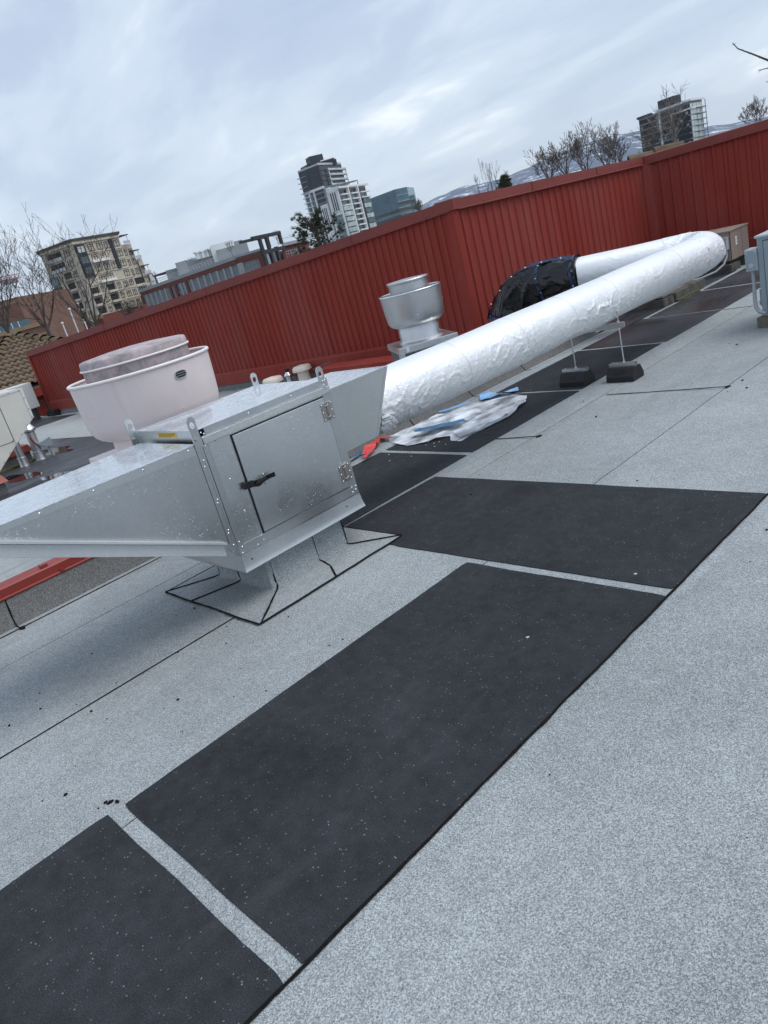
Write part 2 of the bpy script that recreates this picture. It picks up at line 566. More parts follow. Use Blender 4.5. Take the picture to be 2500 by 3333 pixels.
_unit = {}
def unit(kind, mats):
    key = (kind, tuple(mats))
    if key not in _unit:
        m = MB()
        if kind == 'cube':
            m.box(-.5, .5, -.5, .5, -.5, .5)
        elif kind == 'window':       # x across, y outward, z up ; frame 0, glass 1
            m.box(-.5, .5, -.5, .0, -.5, .5, 1)
            for a, b in ((-.5, -.44), (.44, .5), (-.03, .03)):
                m.box(a, b, .001, .5, -.5, .5, 0)
            for a, b in ((-.5, -.44), (.44, .5), (.18, .22)):
                m.box(-.44, .44, .002, .48, a, b, 0)
        me = bpy.data.meshes.new(kind)
        me.from_pydata(m.v, [], m.f)
        for x in mats:
            me.materials.append(MATS[x])
        me.polygons.foreach_set('material_index', m.m)
        me.update()
        _unit[key] = me
    return _unit[key]
def inst(name, me, parent, center, ux, uy, uz):
    o = bpy.data.objects.new(name, me)
    COL.objects.link(o)
    base = ORG[parent.name]
    ORG[o.name] = base
    o.parent = parent
    c = Vector(center) - base
    ux, uy, uz = Vector(ux), Vector(uy), Vector(uz)
    o.matrix_local = Matrix(((ux.x, uy.x, uz.x, c.x), (ux.y, uy.y, uz.y, c.y), (ux.z, uy.z, uz.z, c.z), (0, 0, 0, 1)))
    return o
def ray(px, py):
    d = M3 @ Vector((px - 1250.0, -(py - 1666.5), -2410.0))
    return d
def spot(px, py, dist):
    d = ray(px, py)
    return Vector((0, 0, EYE)) + d * (dist / math.hypot(d.x, d.y))
def ae(az, d, el=None, z=None):
    return Vector((d * math.sin(R(az)), d * math.cos(R(az)), EYE + d * el if z is None else z))
def wob(x, seed, amp, f=1.0):
    return amp * noise.noise(Vector((x * f, seed * 7.13, seed * 1.7)))

# ================================================================== SETTING: roof
GZ = -7.0
struct(MB().box(-5150, 3250, -650, 5150, GZ - .5, GZ).build('ground', 'asphalt', org=(0, 0, GZ)))
# building mass under the roof, black bitumen base coat on top
_m = MB()
_plan = [(-17.6, -9), (9, -9), (9, 13.6), (-3.0, 11.9), (-4.6, 11.66), (-5.96, 11.46), (-5.96, 6.99), (-17.6, 5.22)]
_m.prism([(x, y, GZ + .01) for x, y in _plan], (0, 0, -GZ - .012))
roof = struct(_m.build('roof', 'bitumen', org=(0, 0, 0)))

def strip(name, mat, x0, x1, y0, y1, z, th=.0035, s0=0, s1=1, amp=.006, parent=roof, step=.06, ends=True):
    """one roll of cap sheet laid along Y with slightly wandering edges"""
    n = max(2, int((y1 - y0) / step))
    vs = []
    for i in range(n + 1):
        y = y0 + (y1 - y0) * i / n
        a = x0 + wob(y, s0, amp, .8) + wob(y, s0 + 9, amp * .5, 9)
        b = x1 + wob(y, s1, amp, .8) + wob(y, s1 + 9, amp * .5, 9)
        ya = y
        vs += [(a, ya, z), (b, ya, z), (a, ya, z - th), (b, ya, z - th)]
    fs = []
    for i in range(n):
        k = 4 * i
        fs += [(k, k + 1, k + 5, k + 4), (k + 2, k, k + 4, k + 6), (k + 1, k + 3, k + 7, k + 5)]
    e_ = 4 * n
    fs += [(0, 2, 3, 1), (e_, e_ + 1, e_ + 3, e_ + 2)]
    return MB().add(vs, fs).build(name, mat, parent)

G = .007                      # open lap showing bitumen
Zs = .0045
# (x0, x1, [y breaks]) rolls run along Y
rolls = [(-4.66, -4.545, [-4, 7.9], 'membrane_grey_b'),
         (-4.537, -4.098, [-4, 7.62], 'membrane_grey'),
         (-4.091, -3.168, [-4, 4.03, 7.9], 'membrane_grey'),
         (-3.161, -2.246, [-4, 5.04, 12.2], 'membrane_grey_b'),
         (-2.239, -1.330, [-4, 12.4], 'membrane_grey'),
         (-1.322, -.414, [-4, 12.6], 'membrane_grey'),
         (-.407, .50, [-4, 12.8], 'membrane_grey_b'),
         (.507, 1.41, [-4, 12.9], 'membrane_grey'),
         (1.417, 2.32, [-4, 13.0], 'membrane_grey_b'),
         (2.327, 3.24, [-4, 13.1], 'membrane_grey'), (3.247, 5.2, [-4, 13.1], 'membrane_grey_b'), (5.207, 8.8, [-4, 13.1], 'membrane_grey')]
for i, (x0, x1, br, m_) in enumerate(rolls):
    for j in range(len(br) - 1):
        strip('membrane_sheet', m_, x0, x1, br[j] + (G * .5 if j else 0), br[j + 1] - G * .5, Zs + .0006 * (j % 2), s0=i, s1=i + 1)
# cap sheet beyond the end of the low parapet
strip('membrane_sheet', 'membrane_grey_b', -5.94, -4.61, 7.42, 11.4, Zs, s0=31, s1=32)
strip('membrane_sheet', 'membrane_grey', -4.60, -4.10, 7.93, 11.6, Zs, s0=33, s1=34)
strip('membrane_sheet', 'membrane_grey', -4.09, -3.168, 7.93, 11.7, Zs, s0=34, s1=35)
# far side of the low parapet: light rolls
xs = [-4.80, -5.9, -6.8, -7.7, -8.6, -9.5, -10.4, -11.3, -12.0, -12.7, -13.45, -14.2, -14.95, -15.9, -17.5]
for i in range(len(xs) - 1):
    yw = 6.40 + .1515 * ((xs[i] + xs[i + 1]) / 2 + 9.43) - .02
    strip('membrane_sheet', 'membrane_light', xs[i + 1] + .004, xs[i] - .004, -4, min(yw, 7.3), Zs, s0=50 + i + 1, s1=50 + i, amp=.004)

# small dabs of hot bitumen squeezed out at lap ends
def dab(x, y, rx, ry, seed, z=.006, parent=roof):
    rnd = random.Random(seed)
    n = 14
    pts = []
    for k in range(n):
        a = 2 * math.pi * k / n
        r = .75 + .45 * rnd.random()
        pts.append((x + rx * r * math.cos(a), y + ry * r * math.sin(a), z))
    m = MB().prism(pts, (0, 0, .003))
    m.build('bitumen_dab', 'bitumen', parent)
for k, (x, y, rx, ry) in enumerate([(-3.13, 4.075, .016, .03), (-2.235, 5.075, .018, .03), (-4.53, .83, .03, .02), (-2.41, .455, .009, .012), (-2.385, .47, .011, .007), (-1.95, 5.2, .010, .03)]):
    dab(x, y, rx, ry, k)

# ------------------------------------------------------------------ dark walkway pads
def pad(poly, label, mat='walk_pad', z=.0055, th=.0032, seed=0, amp=.005):
    pts = []
    rnd = random.Random(seed)
    n = len(poly)
    for i in range(n):
        a = Vector((*poly[i], 0)); b = Vector((*poly[(i + 1) % n], 0))
        ln = (b - a).length
        k = max(2, int(ln / .035))
        nr = Vector((-(b - a).y, (b - a).x, 0)).normalized()
        for j in range(k):
            t_ = j / k
            e_ = min(t_, 1 - t_) * ln
            cut = .010 * max(0, 1 - e_ / .02) if (j == 0) else 0
            p = a.lerp(b, t_) + nr * (wob(t_ * ln, seed + i * 3.3, amp, 3) + wob(t_ * ln, seed + i * 5.1, amp * .35, 25) + cut * .6)
            pts.append((p.x, p.y, z))
    m = MB().prism(pts, (0, 0, th))
    return tag(m.build('walkway_pad', mat), label, 'walkway pad', 'dark granule walkway pads on the roof')
def rect(x0, x1, y0, y1):
    return [(x0, y0), (x1, y0), (x1, y1), (x0, y1)]
pad(rect(-2.355, -1.328, -1.45, .42), 'dark grey walkway pad nearest the camera, cut off by the left edge of the photo', seed=1)
pad(rect(-2.342, -1.325, .473, 2.308), 'largest dark walkway pad, long rectangle across the middle of the foreground', seed=2)
pad([(-2.90, 2.352), (-1.325, 2.366), (-1.325, 3.313), (-3.43, 3.283), (-3.455, 2.43)], 'wide dark walkway pad laid crosswise beside the metal box', seed=3)
# scuffed lighter corner of the cross pad
pad(rect(-4.40, -3.475, 2.12, 3.688), 'dark walkway pad below the folded plastic sheet, close behind the metal box', seed=4)
pad(rect(-4.39, -3.47, 3.744, 5.166), 'dark walkway pad lying under the crumpled plastic sheet', seed=5)
pad(rect(-4.395, -3.475, 5.205, 6.612), 'dark walkway pad under the left black rubber duct support', seed=6)
pad(rect(-4.385, -3.455, 6.665, 7.885), 'dark walkway pad just past the rubber duct supports, beside the end of the low parapet', 'walk_pad_wet', seed=7)
pad(rect(-4.30, -3.46, 7.95, 9.26), 'damp dark walkway pad beyond the puddle under the far end of the duct', 'walk_pad_wet', seed=8)
pad(rect(-4.28, -3.50, 9.33, 10.75), 'farthest dark walkway pad, leading towards the large tan air conditioner', 'walk_pad_wet', seed=9)
pad(rect(-5.85, -4.36, 7.62, 10.55), 'broad damp dark walkway pad behind the duct elbow, under the tan units', 'walk_pad_wet', seed=10)
# wet dark field on the far-left roof
pad([(-12.66, 3.88), (-12.6, -.6), (-8.75, -.6), (-8.75, 3.6), (-9.9, 4.16)], 'wet dark walkway pad around the steel flue pipes on the far left roof', 'walk_pad_wet', seed=11)
pad([(-15.85, 3.2), (-15.05, 3.2), (-15.02, 5.30), (-16.7, 5.1), (-16.9, 4.2)], 'dark walkway pad near the left end of the red wall', 'walk_pad_wet', seed=12)

# thick bead of bitumen along the right edge of the pads
def bead(pts, w, seed, parent=roof, z=.0045, h=.006, name='seam_bead', mat='bitumen'):
    """flat wandering ribbon of squeezed-out bitumen"""
    P = [Vector(p) for p in pts]
    fine = []
    for i in range(len(P) - 1):
        k = max(1, int((P[i + 1] - P[i]).length / .012))
        for j in range(k):
            fine.append(P[i].lerp(P[i + 1], j / k))
    fine.append(P[-1])
    m = MB()
    vs = []; s_ = 0
    for i, p in enumerate(fine):
        d = (fine[min(i + 1, len(fine) - 1)] - fine[max(i - 1, 0)])
        s_ += d.length * .5
        sd_ = Vector((-d.y, d.x, 0))
        if sd_.length < .2 * d.length:
            sd_ = Vector((1, 0, 0)) if abs(d.x) < abs(d.y) else Vector((0, 1, 0))
        sd_.normalize()
        off = wob(s_, seed, w * .6, 7)
        ww = w * (.55 + .9 * (wob(s_, seed + 2, .5, 14) + .35) + .25 * wob(s_, seed + 4, 1, 60))
        ww = max(w * .2, ww)
        c = p + sd_ * off
        vs += [c - sd_ * ww, c + sd_ * ww, c + Vector((0, 0, h))]
    fs = []
    for i in range(len(fine) - 1):
        k = 3 * i
        fs += [(k, k + 2, k + 5, k + 3), (k + 2, k + 1, k + 4, k + 5)]
    m.add(vs, fs)
    return m.build(name, mat, parent)
bead([(-1.3215, -1.4, .008), (-1.3215, 2.2, .008), (-1.3215, 3.33, .008)], .0062, 3, h=.006)
bead([(-4.545, -3, .006), (-4.545, 2.0, .006)], .006, 11, h=.003)
bead([(-3.165, -3, .006), (-3.165, 1.46, .006)], .004, 13, h=.003)
bead([(-3.46, 4.01, .008), (-3.13, 4.075, .008)], .005, 15, h=.003)
bead([(-3.13, 5.0, .008), (-2.24, 5.08, .008)], .005, 17, h=.003)

# crumbs, grit and leaf bits that nobody could count
rnd = random.Random(4)
m = MB()
for k in range(220):
    if k < 60:
        x = rnd.uniform(-4.2, -2.4); y = rnd.uniform(.2, 1.7)
    else:
        x = rnd.uniform(-4.4, 1.0); y = rnd.uniform(-.5, 7)
    r_ = rnd.choice([.0015, .002, .002, .003, .003, .004, .007]) * (1.0 if y < 3 else 1.3)
    if -2.36 < x < -1.32 and y < 3.3: continue
    n = rnd.randint(4, 6)
    a0 = rnd.random() * 6
    pts = [(x + r_ * rnd.uniform(.6, 1.3) * math.cos(a0 + 6.28 * i / n), y + r_ * rnd.uniform(.6, 1.3) * math.sin(a0 + 6.28 * i / n), .0055) for i in range(n)]
    m.prism(pts, (0, 0, r_ * .6 + .009 * (-2.35 < x < -1.33 and -1 < y < 3.3)))
g_ = m.build('bitumen_crumbs', 'bitumen')
tag(g_, 'scattered black bitumen crumbs and grit on the grey roof membrane', 'debris'); g_['kind'] = 'stuff'

# pale cap washers on the pads
for (x, y, z, lb) in [(-1.52, 2.43, .0088, 'small pale round washer on the wide crosswise pad'), (-1.66, 1.86, .0088, 'small pale round washer on the largest dark pad'), (-.83, 2.02, .006, 'small round washer on the pale roof membrane right of the pads')]:
    m = MB(); m.lathe((x, y), [(.007, z), (.007, z + .002), (.004, z + .003), (.0, z + .004)], 16)
    tag(m.build('washer', 'steel_bright', smooth=30), lb, 'washer')

# puddles
def puddle(cx, cy, rx, ry, seed, lb_rot=0):
    pts = []
    for k in range(40):
        a = 2 * math.pi * k / 40
        r_ = 1 + .55 * noise.noise(Vector((math.cos(a) * 1.3, math.sin(a) * 1.3, seed)))
        x, y = rx * r_ * math.cos(a), ry * r_ * math.sin(a)
        pts.append((cx + x * math.cos(lb_rot) - y * math.sin(lb_rot), cy + x * math.sin(lb_rot) + y * math.cos(lb_rot), .0092))
    return struct(MB().prism(pts, (0, 0, .0012)).build('puddle', 'puddle_water'))
puddle(-4.17, 7.66, .26, .10, 1, .15)
puddle(-8.95, 2.70, .35, .12, 2, .3)
puddle(-9.95, 2.55, .5, .16, 3, .2)
puddle(-11.4, 3.3, .7, .2, 4, .2)

# ------------------------------------------------------------------ low parapet between the two roof halves
lp = thing('low_parapet', 'low grey upstand with a red metal cap running behind the metal box and duct', 'parapet', (-4.75, 1, 0))
def lp_body(m):
    sec = [(-4.600, .0), (-4.618, .022), (-4.655, .055), (-4.695, .175), (-4.775, .175), (-4.80, 0)]
    n = 60
    vs = []
    for i in range(n + 1):
        y = -4 + 11.38 * i / n
        for x, z in sec:
            vs.append((x + wob(y, z * 31, .004, 2), y, z))
    k = len(sec)
    fs = [(i * k + j, i * k + j + 1, (i + 1) * k + j + 1, (i + 1) * k + j) for i in range(n) for j in range(k - 1)]
    fs += [tuple(range(k)), tuple(n * k + j for j in range(k))[::-1]]
    m.add(vs, fs)
part('upstand', 'membrane_upstand', lp, lp_body, smooth=50)
for i in range(5):
    y0 = -4 + i * 2.05; y1 = min(y0 + 2.045, 3.4)
    if y1 <= y0: continue
    def capf(m, y0=y0, y1=y1):
        sec = [(-4.695, .166), (-4.682, .160), (-4.680, .167), (-4.692, .174), (-4.692, .222), (-4.698, .230), (-4.785, .240), (-4.79, .235), (-4.79, .19), (-4.785, .19), (-4.783, .23), (-4.70, .22)]
        m.prism([(x, y0, z) for x, z in sec], (0, y1 - y0, 0))
    part('cap', 'red_cap', lp, capf)
part('cap_clip', 'red_cap', lp, lambda m: m.box(-4.745, -4.70, 1.10, 1.14, .232, .252))
part('cap_clip', 'red_cap', lp, lambda m: m.box(-4.69, -4.675, 1.19, 1.215, .168, .19))
for y in (.84, 2.9, 4.34, 5.16, 6.0):
    bead([(-4.690, y, .17), (-4.652, y - .012, .058), (-4.616, y - .018, .025), (-4.598, y - .02, .009), (-4.535, y - .01, .008)], .004, y * 3, parent=lp, name='lap_seam', h=.003)

# short red-capped curb against the far wall
sc = thing('curb', 'short low curb with a red metal cap against the foot of the red wall behind the grey fan', 'curb', (-7, 6.2, 0))
part('upstand', 'membrane_upstand', sc, lambda m: m.prism([(-8.05, 6.10, 0), (-8.05, 6.12, .15), (-8.05, 6.32, .15), (-8.05, 6.34, 0)], (2.05, .14, 0)))
part('cap', 'red_steel', sc, lambda m: m.prism([(-8.08, 6.10, .135), (-8.08, 6.098, .20), (-8.08, 6.34, .225), (-8.08, 6.34, .16)], (2.1, .142, 0)))
part('batten', 'timber_grey', sc, lambda m: m.obox((-8.2, 6.28, .22), (.16, .03, .03), (-.004, .02, 0), (0, 0, .008)))

# ================================================================== corrugated red walls
def wall_run(root, P, Q, nrm, zb, zt0, zt1, pitch, rib_h=.019, ribs=8, cop=3.05, cop_face=.115, mat='red_steel'):
    P = Vector((*P, 0)); Q = Vector((*Q, 0)); u = (Q - P); Ln = u.length; u.normalize(); n = Vector((*nrm, 0)).normalized()
    up = Vector((0, 0, 1))
    zt = lambda s: zt0 + (zt1 - zt0) * s / Ln
    w = pitch * ribs
    k = 0
    s0 = 0.0
    while s0 < Ln - .01:
        s1 = min(s0 + w, Ln)
        prof = []
        s = s0
        while s < s1 - 1e-6:
            for f, h in ((0, 0), (.50, 0), (.60, rib_h), (.84, rib_h), (.94, 0)):
                if s + f * pitch <= s1 + 1e-6:
                    prof.append((s + f * pitch, h))
            s += pitch
        prof.append((s1 - .001, 0 if k % 1 == 0 else 0))
        m = MB()
        vs = []
        for a, h in prof:
            p = P + u * a + n * (h + .004 * (k % 2))
            vs += [p + up * zb, p + up * (zt(a) - .05)]
        fs = [(2 * i, 2 * i + 2, 2 * i + 3, 2 * i + 1) for i in range(len(prof) - 1)]
        m.add(vs, fs)
        m.build('steel_panel', mat, root)
        s0 = s1; k += 1
    # wall core
    m = MB()
    a = P - n * .004; b = Q - n * .004
    m.add([a, b, b - n * .2, a - n * .2, a + up * (zt0 - .03), b + up * (zt1 - .03), b - n * .2 + up * (zt1 - .03), a - n * .2 + up * (zt0 - .03)],
          [(0, 1, 2, 3), (4, 7, 6, 5), (0, 4, 5, 1), (1, 5, 6, 2), (2, 6, 7, 3), (3, 7, 4, 0)])
    m.build('wall_core', 'red_dark', root)
    # base flashing
    m = MB()
    sec = [(.03, zb + .012), (.035, zb - .005), (.036, .105), (.048, .098), (.048, .092), (.0, .092), (.0, zb + .03)]
    vs = [q + n * o + up * z for q in (P, Q) for o, z in sec]
    kk = len(sec)
    m.add(vs, [(j, (j + 1) % kk, kk + (j + 1) % kk, kk + j) for j in range(kk)] + [tuple(range(kk))[::-1], tuple(range(kk, 2 * kk))])
    m.build('base_flashing', 'red_steel', root)
    m = MB()
    sec = [(.10, 0), (.075, .02), (.03, .095), (.0, .095), (.0, 0)]
    vs = [q + n * o + up * z for q in (P, Q) for o, z in sec]
    kk = len(sec)
    m.add(vs, [(j, (j + 1) % kk, kk + (j + 1) % kk, kk + j) for j in range(kk)] + [tuple(range(kk))[::-1], tuple(range(kk, 2 * kk))])
    m.build('upstand', 'membrane_upstand', root)
    # coping lengths
    s0 = 0.0
    while s0 < Ln - .05:
        s1 = min(s0 + cop, Ln)
        m = MB()
        sec = [(.045, -cop_face), (.058, -cop_face - .006), (.060, -cop_face + .004), (.047, -cop_face + .010), (.046, 0), (-.24, .012), (-.24, -.09), (-.235, -.09), (-.235, .0), (.040, -.012)]
        e0 = s0 + .003; e1 = s1 - .003
        vs = [P + u * q + n * o + up * (zt(q) + z) for q in (e0, e1) for o, z in sec]
        kk = len(sec)
        m.add(vs, [(j, (j + 1) % kk, kk + (j + 1) % kk, kk + j) for j in range(kk)] + [tuple(range(kk))[::-1], tuple(range(kk, 2 * kk))])
        m.build('coping', 'red_coping', root)
        if s1 < Ln - .05:
            m = MB()
            c0 = s1 - .05; c1 = s1 + .05
            m.obox(P + u * s1 + n * .050 + up * (zt(s1) - cop_face * .5), u * .045, n * .003, up * (cop_face * .5))
            m.build('joint_cover', 'red_coping', root)
        s0 = s1
    # coping screws
    q = .5
    while q < Ln:
        m = MB(); m.dome(P + u * q + n * .046 + up * (zt(q) - cop_face + .02), n, .008, .006, 6)
        m.build('screw', 'rust_dot', root)
        q += .76
    # rows of stitch screws low on the sheets
    rr = random.Random(int(Ln * 100))
    m = MB()
    for z in (.52, .98):
        q = .2
        while q < Ln:
            if rr.random() < .75:
                m.dome(P + u * (q + rr.uniform(-.01, .01)) + n * .005 + up * (z + rr.uniform(-.01, .01)), n, .006, .004, 6)
            q += pitch * rr.choice([1, 2, 2, 3, 5])
    o = m.build('stitch_screws', 'rust_dot', root); o['kind'] = 'stuff'

nA = (.1515, -1.0)
wa = thing('corrugated_wall', 'long red corrugated metal parapet wall with red coping, left of its bend', 'wall', (-11, 6.2, 0))
wall_run(wa, (-16.55, 5.381), (-5.96, 6.986), nA, .262, 1.384, 1.788, .1045)
# end trim and return at the left end
part('corner_trim', 'red_steel', wa, lambda m: m.prism([(-16.60, 5.34, .1), (-16.52, 5.352, .1), (-16.55, 5.60, .1), (-16.63, 5.59, .1)], (0, 0, 1.24)))
part('end_panel', 'red_steel', wa, lambda m: m.prism([(-16.62, 5.36, .1), (-16.60, 5.36, .1), (-16.75, 6.6, .1), (-16.77, 6.6, .1)], (0, 0, 1.20)))
wb = thing('corrugated_wall', 'middle red corrugated metal wall between the outward bend and the inside corner', 'wall', (-5.96, 9.2, 0))
wall_run(wb, (-5.96, 7.02), (-5.96, 11.40), (1, 0), .262, 1.788, 1.742, .150, cop=1.55)
part('bend_trim', 'red_steel', wb, lambda m: m.prism([(-5.935, 6.955, .26), (-5.925, 7.05, .26), (-5.975, 7.05, .26), (-6.03, 6.95, .26)], (0, 0, 1.45)))
part('bend_coping', 'red_coping', wb, lambda m: m.prism([(-5.94, 6.935, 1.678), (-5.905, 6.96, 1.678), (-5.905, 7.06, 1.678), (-6.19, 7.06, 1.678), (-6.14, 6.91, 1.678)], (0, 0, .118)))
wc = thing('corrugated_wall', 'right red corrugated metal wall running from the inside corner out of the photo', 'wall', (-3.5, 11.8, 0))
wall_run(wc, (-5.96, 11.45), (1.6, 12.60), (.1515, -1), .262, 1.742, 1.80, .150, cop=2.2)
part('corner_trim', 'red_steel', wc, lambda m: m.prism([(-5.95, 11.46, .26), (-5.95, 11.36, .26), (-5.92, 11.37, .26), (-5.83, 11.44, .26), (-5.83, 11.47, .26)], (0, 0, 1.38)))

# clay ridge tiles peeping over the inside corner
rt = thing('tile_ridge_end', 'end of a brown clay tile ridge showing over the inside corner of the red wall', 'roof tiles', (-6.6, 12.1, 1.6))
rd = Vector((.80, .6, 0)).normalized()
sp = Vector((-6.52, 12.1, 1.665))
for k in range(2):
    def tl(m, k=k):
        c0 = sp + rd * (.40 * k); side = Vector((rd.y, -rd.x, 0))
        vs = []
        N = 12
        for q, rr in ((0, .17), (.44, .145)):
            for j in range(N + 1):
                a = math.pi * j / N
                for t_ in (0, .03):
                    vs.append(c0 + rd * q + side * ((rr - t_) * math.cos(a)) + Vector((0, 0, (rr - t_) * math.sin(a) + .02 * k)))
        K = 2 * (N + 1)
        fs = []
        for j in range(N):
            a = 2 * j
            fs += [(a, a + 2, K + a + 2, K + a), (a + 1, K + a + 1, K + a + 3, a + 3), (a, a + 1, a + 3, a + 2), (K + a, K + a + 2, K + a + 3, K + a + 1)]
        m.add(vs, fs)
    part('tile', 'tile_ridge', rt, tl, smooth=40)
part('mortar', 'red_dark', rt, lambda m: m.obox(sp + Vector((.0, .0, -.15)), rd * .05, Vector((rd.y, -rd.x, 0)) * .14, (0, 0, .24)))
part('ridge_body', 'red_dark', rt, lambda m: m.obox(sp + rd * .8 + Vector((0, 0, -.3)), rd * .8, Vector((rd.y, -rd.x, 0)) * .12, (0, 0, .3)))

# ================================================================== flashed curb under the metal box
cb = thing('roof_curb', 'grey membrane-flashed roof curb with black seams under the metal box', 'curb', (-3.455, 2.0, 0))
CX0, CX1, CY0, CY1 = -3.72, -3.19, 1.73, 2.27
FX0, FX1, FY0, FY1 = -3.91, -2.94, 1.466, 2.46
def ring(t_):     # t in profile: returns (inset fraction, z)
    return t_
prof = [(0, .30), (0, .026), (.025, .018), (.10, .0155), (.45, .0148), (1.0, .0138)]
def corner_pts(f):
    return [(CX0 + (FX0 - CX0) * f, CY0 + (FY0 - CY0) * f), (CX1 + (FX1 - CX1) * f, CY0 + (FY0 - CY0) * f), (CX1 + (FX1 - CX1) * f, CY1 + (FY1 - CY1) * f), (CX0 + (FX0 - CX0) * f, CY1 + (FY1 - CY1) * f)]
def csurf(side, s, f):      # point on side (0:-Y,1:+X,2:+Y,3:-X), s 0..1 along, f index in profile
    c = corner_pts(prof[f][0])
    a = c[side]; b = c[(side + 1) % 4]
    return Vector((a[0] + (b[0] - a[0]) * s, a[1] + (b[1] - a[1]) * s, prof[f][1]))
for side, cuts in ((0, [0, .42, 1]), (1, [0, .06, .62, 1]), (2, [0, 1]), (3, [0, 1])):
    for j in range(len(cuts) - 1):
        def sh(m, side=side, a=cuts[j], b=cuts[j + 1], j=j):
            n = 8
            vs = []
            for i in range(n + 1):
                s = a + (b - a) * i / n
                for f in range(len(prof)):
                    p = csurf(side, s, f)
                    vs.append(p + Vector((0, 0, .0012 * (j % 2))))
            k = len(prof)
            m.add(vs, [(i * k + q, (i + 1) * k + q, (i + 1) * k + q + 1, i * k + q + 1) for i in range(n) for q in range(k - 1)])
        part('flashing_sheet', ['membrane_grey', 'membrane_grey_b'][(side + j) % 2], cb, sh, smooth=60)
def cbead(pts, w, seed):
    bead(pts, w * 1.1, seed * 3.7, parent=cb, h=.005)
def line(side, ss, fs, dz=.003):
    return [tuple(csurf(side, s, f) + Vector((0, 0, dz))) for s, f in zip(ss, fs)]
# seams up the sides and round the foot
cbead(line(0, [0, 0, 0, 0, 0, 0], [0, 1, 2, 3, 4, 5]), .004, 1)
cbead(line(0, [.42, .42, .41, .40, .36, .32], [0, 1, 2, 3, 4, 5]), .0055, 2)
cbead(line(1, [.06, .06, .065, .065, .04, .012], [0, 1, 2, 3, 4, 5]), .006, 3)
cbead(line(1, [.60, .61, .62, .62, .58, .50], [0, 1, 2, 3, 4, 5]), .006, 4)
cbead(line(2, [0, 0, 0, 0, 0, 0], [0, 1, 2, 3, 4, 5]), .005, 5)
cbead([(FX0, FY0, .0125), (FX1, FY0, .0125)], .007, 6)
cbead([(FX1, FY0, .0125), (FX1, FY1, .0125)], .006, 7)
cbead([(FX0, FY0, .0125), (FX0, FY1, .0125)], .004, 8)
cbead([(FX0, FY1, .0125), (FX1, FY1, .0125)], .004, 9)

# ================================================================== galvanised fan box with door and hoods
bx = thing('duct_box', 'galvanised sheet metal duct box with a hinged access door, lifting lugs and two side hoods', 'duct box', (-3.46, 2.0, .2))
BX0, BX1, BY0, BY1, BZ0, BZ1 = -3.80, -3.13, 1.595, 2.40, .285, .940
part('casing', 'galvanised', bx, lambda m: m.box(BX0, BX1, BY0, BY1, BZ0, BZ1 - .01), bevel=.003)
part('top_sheet', 'wet_sheet', bx, lambda m: m.box(BX0 - .003, BX1 + .003, BY0 - .003, BY1 + .003, BZ1 - .0095, BZ1))
# flared skirt: four mitred sides
def skirt(m):
    sec = [(0.002, .287), (.0035, .27), (.0055, .25), (.008, .23), (.0105, .212), (.013, .203), (.012, .1995), (.006, .1995), (-.02, .24)]
    def rp(o, z):
        return [(BX0 - o, BY0 - o, z), (BX1 + o, BY0 - o, z), (BX1 + o, BY1 + o, z), (BX0 - o, BY1 + o, z)]
    vs = [p for o, z in sec for p in rp(o, z)]
    fs = []
    for i in range(len(sec) - 1):
        for k in range(4):
            fs.append((i * 4 + k, i * 4 + (k + 1) % 4, (i + 1) * 4 + (k + 1) % 4, (i + 1) * 4 + k))
    m.add(vs, fs)
part('skirt', 'galvanised', bx, skirt, smooth=28)
part('skirt_hem', 'steel_bright', bx, lambda m: m.box(BX1 + .0005, BX1 + .005, BY0, BY1, .284, .291))
part('skirt_hem', 'steel_bright', bx, lambda m: m.box(BX0, BX1, BY0 - .005, BY0 - .0005, .284, .291))
# face trims on the door side
F = BX1
part('corner_post', 'galvanised_side', bx, lambda m: m.box(F + .0006, F + .004, BY0 - .004, BY0 + .030, .292, .94))
part('corner_post', 'galvanised_side', bx, lambda m: m.box(BX1 - .045, BX1 + .001, BY0 - .0045, BY0 - .0006, .292, .94))
part('bottom_rail', 'galvanised_side', bx, lambda m: m.box(F + .0006, F + .0035, BY0 + .03, BY1, .292, .338))
part('side_rail', 'galvanised_side', bx, lambda m: m.box(F + .0006, F + .0032, 2.348, BY1, .338, .89))
part('top_rail', 'galvanised_side', bx, lambda m: m.box(F + .0006, F + .004, BY0, BY1, .905, .943))
def drip(m):
    m.prism([(F + .0005, BY0 + .006, .906), (F + .0085, BY0 + .006, .902), (F + .0105, BY0 + .006, .870), (F + .0090, BY0 + .006, .868), (F + .004, BY0 + .006, .892), (F + .0005, BY0 + .006, .892)], (0, BY1 - BY0 - .008, 0))
part('drip_cap', 'galvanised_dull', bx, drip)
part('drip_edge', 'steel_bright', bx, lambda m: m.box(F + .0042, F + .0075, BY0 + .004, BY1 - .002, .901, .909))
